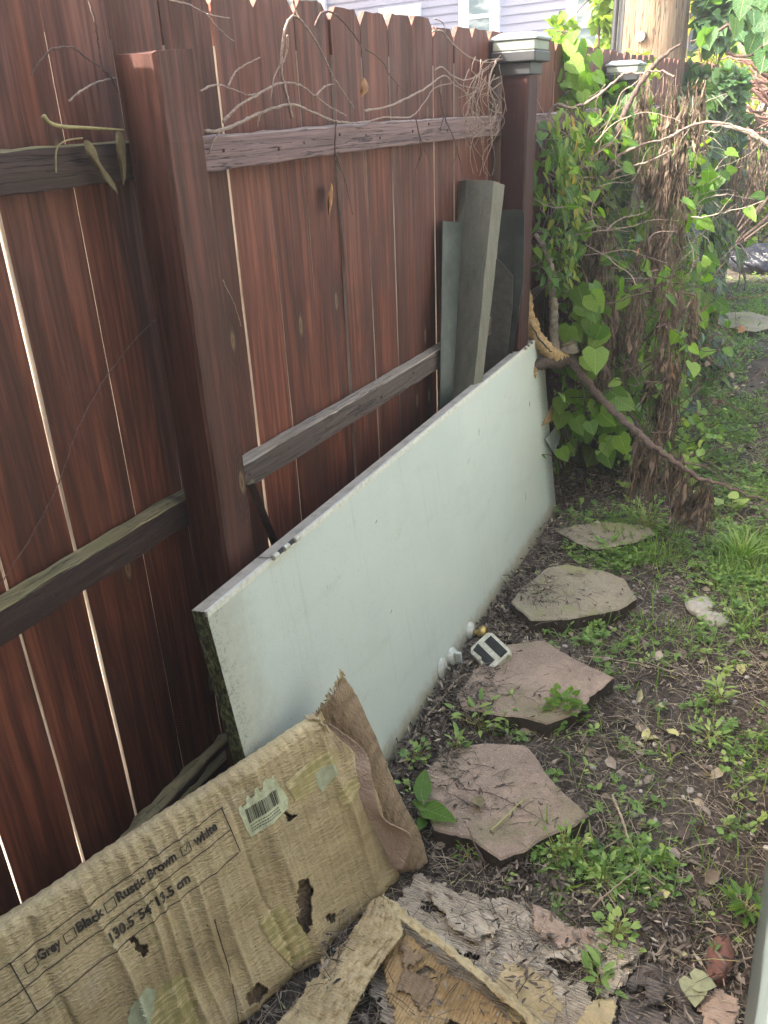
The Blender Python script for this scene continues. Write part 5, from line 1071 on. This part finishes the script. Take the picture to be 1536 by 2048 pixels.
blob('leafy_bush', 'sunlit yellow green bush at the far right of the path end', A(1500, 400, 10.3), (.6, .4, .55), 6000, 'leaf_yellow', LANCE, (.05, .1), (.1, .8), lumps=16)
blob('leafy_bush', 'twiggy yellow leaved shrub in the upper right background', A(1480, 150, 9.8), (.7, .8, .7), 2600, 'leaf_yellow', HEART, (.04, .08), (.2, 1), stems=60)
blob('leafy_bush', 'tall bright shrub at the top right edge behind the twiggy one', A(1440, 40, 13), (1.6, 1.0, 1.3), 4200, 'leaf_yellow', HEART, (.09, .16), (0, .9), stems=20)
ov = empty('overhanging_branch', A(1536, 40, 4.4), 'out of focus blue green leaves hanging in at the top right corner', 'branch')
lb = LB(); P = np.array([A(u, v, 4.4+rng.normal(0, .12)) for u, v in cloud(1395, 1430, 45, 95, 6)+cloud(1470, 1560, -20, 90, 26)+cloud(1510, 1560, 60, 120, 6)])
lb.add(HEART, P, rdir(len(P), (.2, -.1, -.8), .35), rdir(len(P), (.2, -.6, .6), .35), rng.uniform(.05, .1, len(P)), rng.uniform(.3, 1, len(P))); lb.build('leaves', M['leaf_teal'], ov)
b = MB()
for pts in ([(1580,-40),(1500,20),(1440,60),(1380,85)], [(1580,150),(1530,120),(1480,80),(1450,40)], [(1560,60),(1500,110),(1450,105)]): b.tube(Yp(pts, 4.4), [.012,.009,.006,.003][:len(pts)], 6, wob=.002)
b.build('branch', M['bark_dark'], ov, True)
b = MB()
for k in range(46):
    u = rng.uniform(1400, 1560); v = rng.uniform(100, 240); y = rng.uniform(7.5, 9.5)
    b.tube([A(u, v, y), A(u+rng.uniform(20, 80), v+rng.uniform(-10, 45), y), A(u+rng.uniform(60, 150), v+rng.uniform(0, 90), y+.1)], [.006, .01, .012], 5, res=5, wob=.006)
tw_ = b.build('bare_thicket', M['bark_red'], None, True); tag(tw_, 'tangled bare reddish twigs crossing in the upper right background', 'thicket')
# woods that close the view far behind
def fc(x, y, z): return (x, y, z)
lb = LB()
for (cx_, cy_, rx, rz, n, zc) in ((0, 17, 4.5, 2.6, 9000, 2.0), (3, 16, 3, 3, 4000, 2.2), (-2.4, 19, 2.6, 2.2, 3500, 1.6)):
    P = np.stack([cx_+rng.normal(0, rx*.5, n), cy_+rng.uniform(-1, 1, n), np.abs(zc+rng.normal(0, rz*.55, n))], 1); P[:, 1] += 1.2*vnoise(P[:, 0], P[:, 2], 1.1, 2)
    lb.add(HEART, P, rdir(n, (0, -.3, -.7), .5), rdir(n, (0, -.6, .6), .5), rng.uniform(.12, .24, n), np.clip(rng.normal(.45, .25, n)+vnoise(P[:, 0], P[:, 2], 1.3, 6)*.6, 0, 1))
o = lb.build('far_woods', M['leaf_bright'], None); tag(o, 'hazy green mass of trees closing the view far behind the path', 'woods', None, 'stuff')
# light wooden panel glimpsed at far right, bag
pf_ = empty('picket_panel', A(1495, 260, 13.5), 'pale weathered fence panel glimpsed through branches at the far right', 'fence panel')
a0 = A(1455, 250, 11.2)
for k in range(9): MB().box(a0[0]-.1+k*.125, a0[0]-.1+k*.125+.105, a0[1], a0[1]+.02, 0, 1.55+rng.normal(0, .01)).build('slat', M['slat'], pf_)
bm = bmesh.new(); bmesh.ops.create_icosphere(bm, subdivisions=5, radius=1); bc_ = at(1512, 545, 'Z', 0)
for v in bm.verts:
    c = v.co; k = 1+.5*float(fbm(c.x+c.z, c.y+c.z*.5, 1.6, 2))+.12*abs(math.sin(9*c.x+5*c.z+7*c.y)); v.co = Vector((bc_[0]+c.x*.27*k, bc_[1]+.1+c.y*.24*k, max(0, .09+c.z*.13*k)))
me = bpy.data.meshes.new('rubbish_bag'); bm.to_mesh(me); bm.free(); o = link('rubbish_bag', me, simple('black_bag', (.02, .022, .03), .22, b=.02, bs=14), None, True); tag(o, 'crumpled shiny black plastic bag lying at the far end of the path', 'bag')

# ------------------------------------------------------------------ litter, pebbles, ground cover
def gz(x, y): return ground_h(x, y)
def pick(n, xr, yr, dens=None):
    x = rng.uniform(*xr, n); y = yr[0]+(yr[1]-yr[0])*rng.random(n)**1.25
    if dens is not None: k = rng.random(n) < dens(x, y); x, y = x[k], y[k]
    return x, y
def doorx(y): return .305-.036*(y-.988)
def clear(x, y):
    return np.where((y > .95) & (y < 3.22), x > doorx(y)+.01, x > .02)
lb = LB()
x, y = pick(42000, (.0, 1.24), (.4, 5.2), lambda x, y: clear(x, y)*np.clip(.75+1.2*vnoise(x, y, 3.3, 2), .15, 1)); n = len(x)
z = gz(x, y)+rng.uniform(.001, .012, n)
lb.add(DEAD, np.stack([x, y, z], 1), rdir(n, (0, 0, 0), 1)*np.array([1, 1, .22]), rdir(n, (0, 0, 1), .5), rng.uniform(.008, .026, n), np.clip(rng.normal(.45, .28, n), 0, 1), W=rng.uniform(.5, 1.6, n))
x, y = pick(19000, (.0, 1.24), (.4, 5.2), clear); n = len(x); z = gz(x, y)+rng.uniform(.002, .018, n)
lb.add(TWIG, np.stack([x, y, z], 1), rdir(n, (0, 0, 0), 1)*np.array([1, 1, .18]), rdir(n, (0, 0, 1), .3), rng.uniform(.015, .085, n), rng.uniform(.1, .97, n), W=rng.uniform(.7, 1.3, n))
x, y = pick(1500, (.0, 1.24), (.75, 6), clear); n = len(x); z = gz(x, y)+rng.uniform(.003, .014, n)
lb.add(CURL, np.stack([x, y, z], 1), rdir(n, (0, 0, 0), 1)*np.array([1, 1, .2]), rdir(n, (0, 0, 1), .6), rng.uniform(.015, .05, n), np.clip(rng.normal(.5, .3, n), 0, 1))
x, y = pick(3500, (.25, 1.24), (.4, 4.5), lambda x, y: (clear(x, y) > 0)*np.clip(.5+1.5*vnoise(x, y, 4, 8), .05, 1)); n = len(x); z = gz(x, y)+rng.uniform(.006, .022, n)
lb.add(TWIG, np.stack([x, y, z], 1), rdir(n, (0, 0, 0), 1)*np.array([1, 1, .2]), rdir(n, (0, 0, 1), .3), rng.uniform(.02, .11, n), rng.uniform(.7, .99, n), W=rng.uniform(.5, 1.0, n))
# drift of fallen leaves at the door foot and behind the door end
for (ux, vy, rx, ry, m) in ((900, 1400, .05, .16, 1500), (960, 1250, .05, .14, 1200), (1050, 1170, .08, .2, 1500), (1180, 940, .25, .25, 3000), (830, 1500, .05, .1, 500), (1060, 1780, .09, .05, 500), (1440, 590, .3, .5, 1200), (1330, 1880, .1, .08, 600)):
    c = at(ux, vy, 'Z', .02); x = c[0]+rng.normal(0, rx, m); y = c[1]+rng.normal(0, ry, m); k = (clear(x, y) > 0) & (x < 1.23); x, y = x[k], y[k]; m = len(x)
    z = gz(x, y)+rng.uniform(.002, .035, m); lb.add(DEAD, np.stack([x, y, z], 1), rdir(m, (0, 0, 0), 1)*np.array([1, 1, .4]), rdir(m, (0, 0, 1), .7), rng.uniform(.015, .036, m), np.clip(rng.normal(.38, .24, m), 0, 1), W=rng.uniform(.6, 1.8, m))
o = lb.build('leaf_litter', M['litter'], None); tag(o, 'brown leaf litter, straw and twigs scattered over the soil', 'leaf litter', None, 'stuff')
# pebbles
ico = bmesh.new(); bmesh.ops.create_icosphere(ico, subdivisions=2, radius=1); iv = np.array([v.co[:] for v in ico.verts]); ifc = [tuple(v.index for v in f.verts) for f in ico.faces]; ico.free()
PEB = ([tuple(q) for q in iv], ifc); lb = LB()
x, y = pick(5200, (.3, 1.24), (.8, 5.5), lambda x, y: (clear(x, y) > 0)*np.clip(.35+1.6*vnoise(x, y, 2.2, 6)+.5*(x-.7), .05, 1)); n = len(x)
lb.add((iv*np.array([1, .75, .5]), ifc), np.stack([x, y, gz(x, y)+.001], 1), rdir(n, (0, 0, 0), 1)*np.array([1, 1, .15]), (0, 0, 1), rng.gamma(2.2, .0017, n)+.0015, rng.random(n))
M['pebble'] = leafmat('pebble', [(0, (.13, .11, .09)), (.6, (.32, .28, .23)), (1, (.6, .56, .5))], 0, .8)
o = lb.build('pebbles', M['pebble'], None); tag(o, 'small pale pebbles scattered in the soil', 'pebbles', None, 'stuff')
# ground cover: creeping leafy stems and grass, thicker in the patches the photo shows
patches = [(1010, 1440, .09, .04, 90), (1110, 1420, .03, .03, 0), (1180, 1260, .12, .09, 170), (1330, 1290, .2, .12, 90), (1240, 1105, .12, .08, 260), (1260, 1060, .16, .12, 260), (1400, 760, .16, .9, 900), (1440, 860, .14, .5, 620), (1350, 900, .1, .4, 260), (1480, 1120, .1, .3, 420), (1500, 980, .12, .3, 300), (1490, 640, .2, .9, 500), (1500, 590, .25, .9, 400), (1380, 700, .1, .9, 300),
           (1130, 1720, .12, .05, 150), (1240, 1740, .14, .06, 150), (1080, 1800, .06, .04, 25), (1190, 1620, .12, .05, 60), (1400, 1400, .14, .1, 60), (1480, 1480, .08, .12, 110), (1500, 1620, .06, .08, 60), (1330, 1700, .12, .08, 60), (1210, 1480, .14, .1, 45), (880, 1560, .06, .05, 60), (1170, 830, .12, .25, 300), (1150, 900, .1, .2, 160), (1230, 1350, .1, .06, 40), (1420, 1250, .1, .15, 110), (1210, 1900, .02, .02, 20), (1490, 1850, .02, .05, 25), (1230, 1180, .12, .1, 60)]
lb = LB(); 
for (u, v, rx, ry, m) in patches:
    if not m: continue
    m = int(m*(.32 if v > 1150 else 1.3)); c = at(u, v, 'Z', .02); x = c[0]+rng.normal(0, rx*.7, m); y = c[1]+rng.normal(0, ry*.7, m); k = (clear(x, y) > 0) & (x < 1.21) & (vnoise(x, y, 14, 5) > -.12); x, y = x[k], y[k]; m = len(x)
    # a creeping plantlet: stem + 6..9 leaves
    for i in range(m):
        a = rng.random()*6.28; L = rng.uniform(.03, .09); h = rng.uniform(.01, .05); p0 = np.array([x[i], y[i], gz(x[i], y[i])]); q = p0+np.array([math.cos(a)*L, math.sin(a)*L, h])
        lb.add(TWIG, p0[None], (q-p0)[None], (0, 0, 1), np.linalg.norm(q-p0)*1.1, .85, W=.8)
        kk = rng.integers(6, 12); f = rng.random(kk)**.6; P = p0+(q-p0)*f[:, None]+rng.normal(0, .004, (kk, 3)); b2 = a+rng.choice([-1.2, 1.2], kk)+rng.normal(0, .4, kk)
        lb.add(OVAL if rng.random() < .6 else LANCE, P, np.stack([np.cos(b2), np.sin(b2), rng.uniform(-.1, .7, kk)], 1), rdir(kk, (0, 0, 1), .35), rng.uniform(.010, .024, kk), np.clip(rng.normal(.45, .22)+rng.normal(0, .1, kk), 0, 1))
o = lb.build('ground_cover', M['leaf_weed'], None); tag(o, 'low creeping green weeds growing over the soil of the path', 'ground cover', None, 'stuff')
lb = LB()
for (u, v, rx, ry, m) in ((1290, 1100, .12, .1, 500), (1400, 740, .15, .8, 900), (1460, 860, .14, .6, 600), (1490, 1120, .07, .16, 900), (1130, 1720, .1, .04, 260), (1500, 1240, .08, .12, 300), (1050, 1440, .08, .03, 120), (1330, 1270, .15, .1, 260), (1500, 640, .2, 1, 800), (1350, 1500, .25, .25, 260), (1450, 1750, .06, .1, 90), (1250, 1740, .14, .06, 260)):
    m = int(m*(.35 if v > 1150 else .8)); c = at(u, v, 'Z', .02); x = c[0]+rng.normal(0, rx*.7, m); y = c[1]+rng.normal(0, ry*.7, m); k = (clear(x, y) > 0) & (x < 1.21); x, y = x[k], y[k]; m = len(x)
    lb.add(BLADE, np.stack([x, y, gz(x, y)], 1), rdir(m, (0, 0, 1), .5), rdir(m, (0, 0, 0), 1)*np.array([1, 1, .1]), rng.uniform(.03, .1, m), np.clip(rng.normal(.5, .25, m), 0, 1), W=rng.uniform(.6, 1.1, m))
o = lb.build('grass', M['leaf_weed'], None); tag(o, 'fine grass blades in tufts along the path', 'grass', None, 'stuff')
# litter lying on stones, cardboard
lb = LB()
for (u, v, su, sv, m, z) in ((1010, 1600, 70, 50, 90, .058), (900, 1530, 22, 35, 260, .058), (950, 1600, 40, 25, 90, .058), (1060, 1370, 60, 30, 60, .057), (975, 1345, 22, 40, 320, .057), (950, 1400, 20, 20, 200, .057), (1075, 1180, 28, 20, 300, .058), (1145, 1060, 45, 15, 200, .047), (1180, 1200, 50, 20, 50, .064), (1010, 1850, 110, 50, 150, .045), (1130, 1900, 70, 50, 150, .045), (1000, 1960, 80, 50, 120, .05), (840, 2000, 60, 40, 30, .07), (690, 1930, 30, 60, 200, .055), (1310, 1980, 60, 40, 80, .045), (1480, 640, 60, 10, 120, .05)):
    P = np.array([at(u+rng.normal(0, su), v+rng.normal(0, sv), 'Z', z) for _ in range(m)]); k = (clear(P[:, 0], P[:, 1]) > 0) & (P[:, 0] < 1.22); P = P[k]; m = len(P); P[:, 2] += rng.uniform(0, .006, m)
    h = m//2; lb.add(DEAD, P[:h], rdir(h, (0, 0, 0), 1)*np.array([1, 1, .15]), rdir(h, (0, 0, 1), .4), rng.uniform(.008, .028, h), np.clip(rng.normal(.35, .25, h), 0, 1), W=rng.uniform(.8, 2, h))
    h2 = m-h; lb.add(TWIG, P[h:], rdir(h2, (0, 0, 0), 1)*np.array([1, 1, .1]), (0, 0, 1), rng.uniform(.015, .07, h2), rng.uniform(0, .9, h2))
o = lb.build('fallen_debris', M['litter'], None); tag(o, 'crumbs of dead leaf and twig lying on the flagstones and cardboard', 'debris', None, 'stuff')
# long loose stems
def stick(label, pts, r, mat, z=.02, nm='loose_stem'):
    P = [at(p[0], p[1], 'Z', p[2] if len(p) > 2 else z+.006*math.sin(i*2)) for i, p in enumerate(pts)]; o = MB().tube(P, np.linspace(r, r*.5, len(P)), 6, wob=.0006).build(nm, M[mat], None, True); return tag(o, label, 'stem')
M['stem_green'] = simple('stem_green', (.36, .38, .12), .6, bs=60, c2=(.4, .34, .14)); M['straw'] = simple('straw', (.42, .34, .23), .8, bs=60, c2=(.28, .2, .13))
stick('bent yellow green stem with two leaf tips lying on the nearest flagstone', [(982,1661,.072),(1010,1635,.076),(1030,1615,.074),(1052,1594,.080)], .0028, 'stem_green')
stick('thin dark twig crossing the nearest flagstone', [(925,1578,.067),(985,1588,.070),(1040,1615,.068),(1100,1648,.067)], .0014, 'vine_dark')
stick('upright thin twig at the lower edge of the nearest flagstone', [(936,1655,.067),(950,1690,.072),(962,1712,.067),(975,1745,.03)], .0018, 'vine_dark')
stick('long straw coloured stem arching from the weeds toward the pale cardboard', [(1168,1830,.03),(1210,1790,.05),(1255,1755,.06),(1295,1725,.03)], .002, 'straw')
stick('long thin stem lying right of the second flagstone', [(1170,1312,.03),(1220,1318,.03),(1290,1330,.035),(1350,1345,.02)], .002, 'straw')
stick('curved straw running along the foot of the white door', [(848,1440,.03),(885,1395,.04),(920,1355,.05),(950,1345,.03)], .0022, 'straw')
stick('reddish straw bundle end right of the nearest flagstone', [(1225,1590,.03),(1245,1640,.04),(1262,1690,.03),(1285,1710,.02)], .004, 'straw')
stick('thin dark stalk rising in front of the printed box', [tuple(PB(430, 1835, .012))and (430,1838,.27),(447,1900,.18),(465,1970,.1),(480,2060,.03)], .0016, 'vine_dark')
# ------------------------------------------------------------------ individual weeds
def weed(u, v, label, tmpl, n, size, h, mat='leaf_bright', tv=(.3, .9), spread=.03, z=.01, name='weed', up=.55):
    c = at(u, v, 'Z', z); root = empty(name, c, label, 'weed'); lb = LB(); b = MB()
    for i in range(n):
        a = i*2.4+rng.normal(0, .3); f = (i+.5)/n; p = c+np.array([math.cos(a)*spread*rng.random(), math.sin(a)*spread*rng.random(), h*(.25+.75*f)]); b.tube([c, (c+p)/2+rng.normal(0, .003, 3), p], [.0016, .001, .0007], 5, res=3)
        lb.add(tmpl, p[None], np.array([[math.cos(a), math.sin(a), up*rng.uniform(.2, 1.2)]]), np.array([[rng.normal(0, .2), rng.normal(0, .2), 1]]), size*rng.uniform(.75, 1.15), rng.uniform(*tv))
    b.build('stems', M['stem_green'], root, True); lb.build('leaves', M[mat], root); return root
r_ = empty('broadleaf_weed', at(845, 1660, 'Z', .01), 'young plant with two large oval green leaves at the corner of the nearest flagstone', 'weed'); lb = LB()
c0 = at(845, 1655, 'Z', .02); big = [((842, 1590, .09), (852, 1535, .115), .068, .62), ((852, 1618, .07), (912, 1640, .085), .08, .62), ((848, 1618, .07), (824, 1600, .085), .045, .62), ((846, 1640, .05), (836, 1660, .06), .03, .5), ((850, 1630, .06), (870, 1600, .08), .03, .5), ((846, 1600, .085), (836, 1560, .1), .03, .5)]
bb = MB()
for p, q, L, tt in big:
    P0 = at(p[0], p[1], 'Z', p[2]); Q0 = at(q[0], q[1], 'Z', q[2]); bb.tube([c0, (c0+P0)/2+np.array([.002, 0, .004]), P0], .0018, 6, res=4)
    lb.add(HEART, P0[None], (Q0-P0)[None], np.array([[.35, -.25, .9]]), np.linalg.norm(Q0-P0), tt, W=.62)
bb.build('stems', M['stem_green'], r_, True); lb.build('leaves', M['leaf_bright'], r_)
weed(1125, 1425, 'bright clover like clump on the near edge of the second flagstone', HEART, 34, .026, .055, tv=(.5, 1), spread=.055, z=.03)
weed(1160, 1435, 'small sprig touching the right side of the clover clump', HEART, 10, .024, .03, tv=(.5, 1), spread=.025)
weed(955, 1450, 'spreading pale green weed below the left end of the second flagstone', LANCE, 22, .04, .06, 'leaf_weed', (.5, 1), .07)
weed(1010, 1445, 'leafy weed under the middle of the second flagstone', LANCE, 20, .03, .05, 'leaf_weed', (.4, 1), .06)
weed(830, 1530, 'feathery seedling between the door foot and the nearest flagstone', OVAL, 22, .02, .06, 'leaf_weed', (.3, .9), .04)
weed(915, 1520, 'upright thin weed at the top left of the nearest flagstone', LANCE, 16, .035, .09, 'leaf_weed', (.3, .9), .02, up=1.2)
weed(1130, 1715, 'bushy tuft at the lower right corner of the nearest flagstone', OVAL, 40, .016, .08, 'leaf_weed', (.4, 1), .06, up=1)
weed(1330, 1735, 'little bright four leaved sprig alone on the soil in the lower right', HEART, 9, .02, .025, 'leaf_bright', (.6, 1), .016)
weed(1490, 1830, 'spiky fresh weed against the grey wall', LANCE, 16, .045, .05, 'leaf_bright', (.4, .9), .03)
weed(1435, 1410, 'pale green weed on bare dark soil at the right', LANCE, 18, .04, .07, 'leaf_weed', (.6, 1), .03, up=.8)
weed(1420, 1480, 'low rosette below the pale weed at the right', LANCE, 14, .035, .03, 'leaf_weed', (.5, 1), .04)
weed(1230, 1890, 'tangled weed growing through the right end of the pale cardboard', OVAL, 30, .022, .08, 'leaf_weed', (.5, 1), .05)
weed(1195, 1975, 'grey green leaves emerging from a hole in the pale cardboard', LANCE, 10, .045, .05, 'leaf_weed', (.5, .8), .03)
weed(1215, 1110, 'leafy weed at the near edge of the small brown flagstone', LANCE, 26, .04, .06, 'leaf_weed', (.3, .8), .05)
weed(1290, 1060, 'tall weed covering the right end of the small brown flagstone', LANCE, 40, .045, .12, 'leaf_weed', (.3, .9), .08, up=.9)
weed(1480, 1120, 'grassy weed clump at the right edge of the path, midway', BLADE, 60, .12, .02, 'leaf_weed', (.4, .9), .05, up=2)
weed(1250, 985, 'pale seedling in front of the fallen twigs', HEART, 5, .04, .05, 'leaf_weed', (.8, 1), .03)
weed(1460, 1030, 'drooping pale leaves of a sapling near the limb tip', HEART, 7, .055, .08, 'leaf_weed', (.85, 1), .06)
weed(935, 1712, 'small red tinged weed right of the box end', LANCE, 12, .025, .03, 'leaf_bright', (.4, 1), .025)
weed(1210, 1770, 'weed with green fingers on the near side of the bushy tuft', LANCE, 18, .03, .05, 'leaf_weed', (.5, 1), .04)
o = leafstrip('dried_leaf', [(0, 0), (1, 1)], [1, 1], M['leaf_olive'], None); bpy.data.objects.remove(o)
lb = LB(); c = at(1385, 1960, 'Z', .05); lb.add(HEART, np.array([c, c]), np.array([[.3, -1, -.1], [1, .2, .05]]), np.array([[0, 0, 1], [.1, 0, 1]]), [.05, .045], [.5, .5], W=1.1)
M['leaf_greyg'] = simple('dried_green_leaf', (.3, .31, .17), .8, bs=80, b=.002); o = lb.build('dried_leaf', M['leaf_greyg'], None); tag(o, 'folded grey green dry leaf lying on the rotten cardboard scraps', 'dried leaf')
lb = LB(); c = at(950, 1595, 'Z', .068); lb.add(CURL, np.array([c]), np.array([[.6, -.6, .1]]), np.array([[0, 0, 1]]), [.045], [.5], W=1.3)
o = lb.build('dried_leaf', M['leaf_olive'], None); tag(o, 'curled brown leaf on the left of the nearest flagstone', 'dried leaf')

# ------------------------------------------------------------------ haze volume added to stand in for milky glare
hz = MB(); hz.box(-110, 110, -100, 135, -1.6, 10.2); t = NT('haze'); t.t.nodes.remove(t.p); pv = t.n('VolumePrincipled'); pv.inputs['Color'].default_value = (.95, .97, 1, 1); pv.inputs['Density'].default_value = .006; pv.inputs['Anisotropy'].default_value = .3
t.l(pv.outputs[0], t.out.inputs['Volume']); hzo = hz.build('haze', t.m); tag(hzo, 'thin haze volume added over the yard in place of milky glare', 'haze', None, 'stuff')
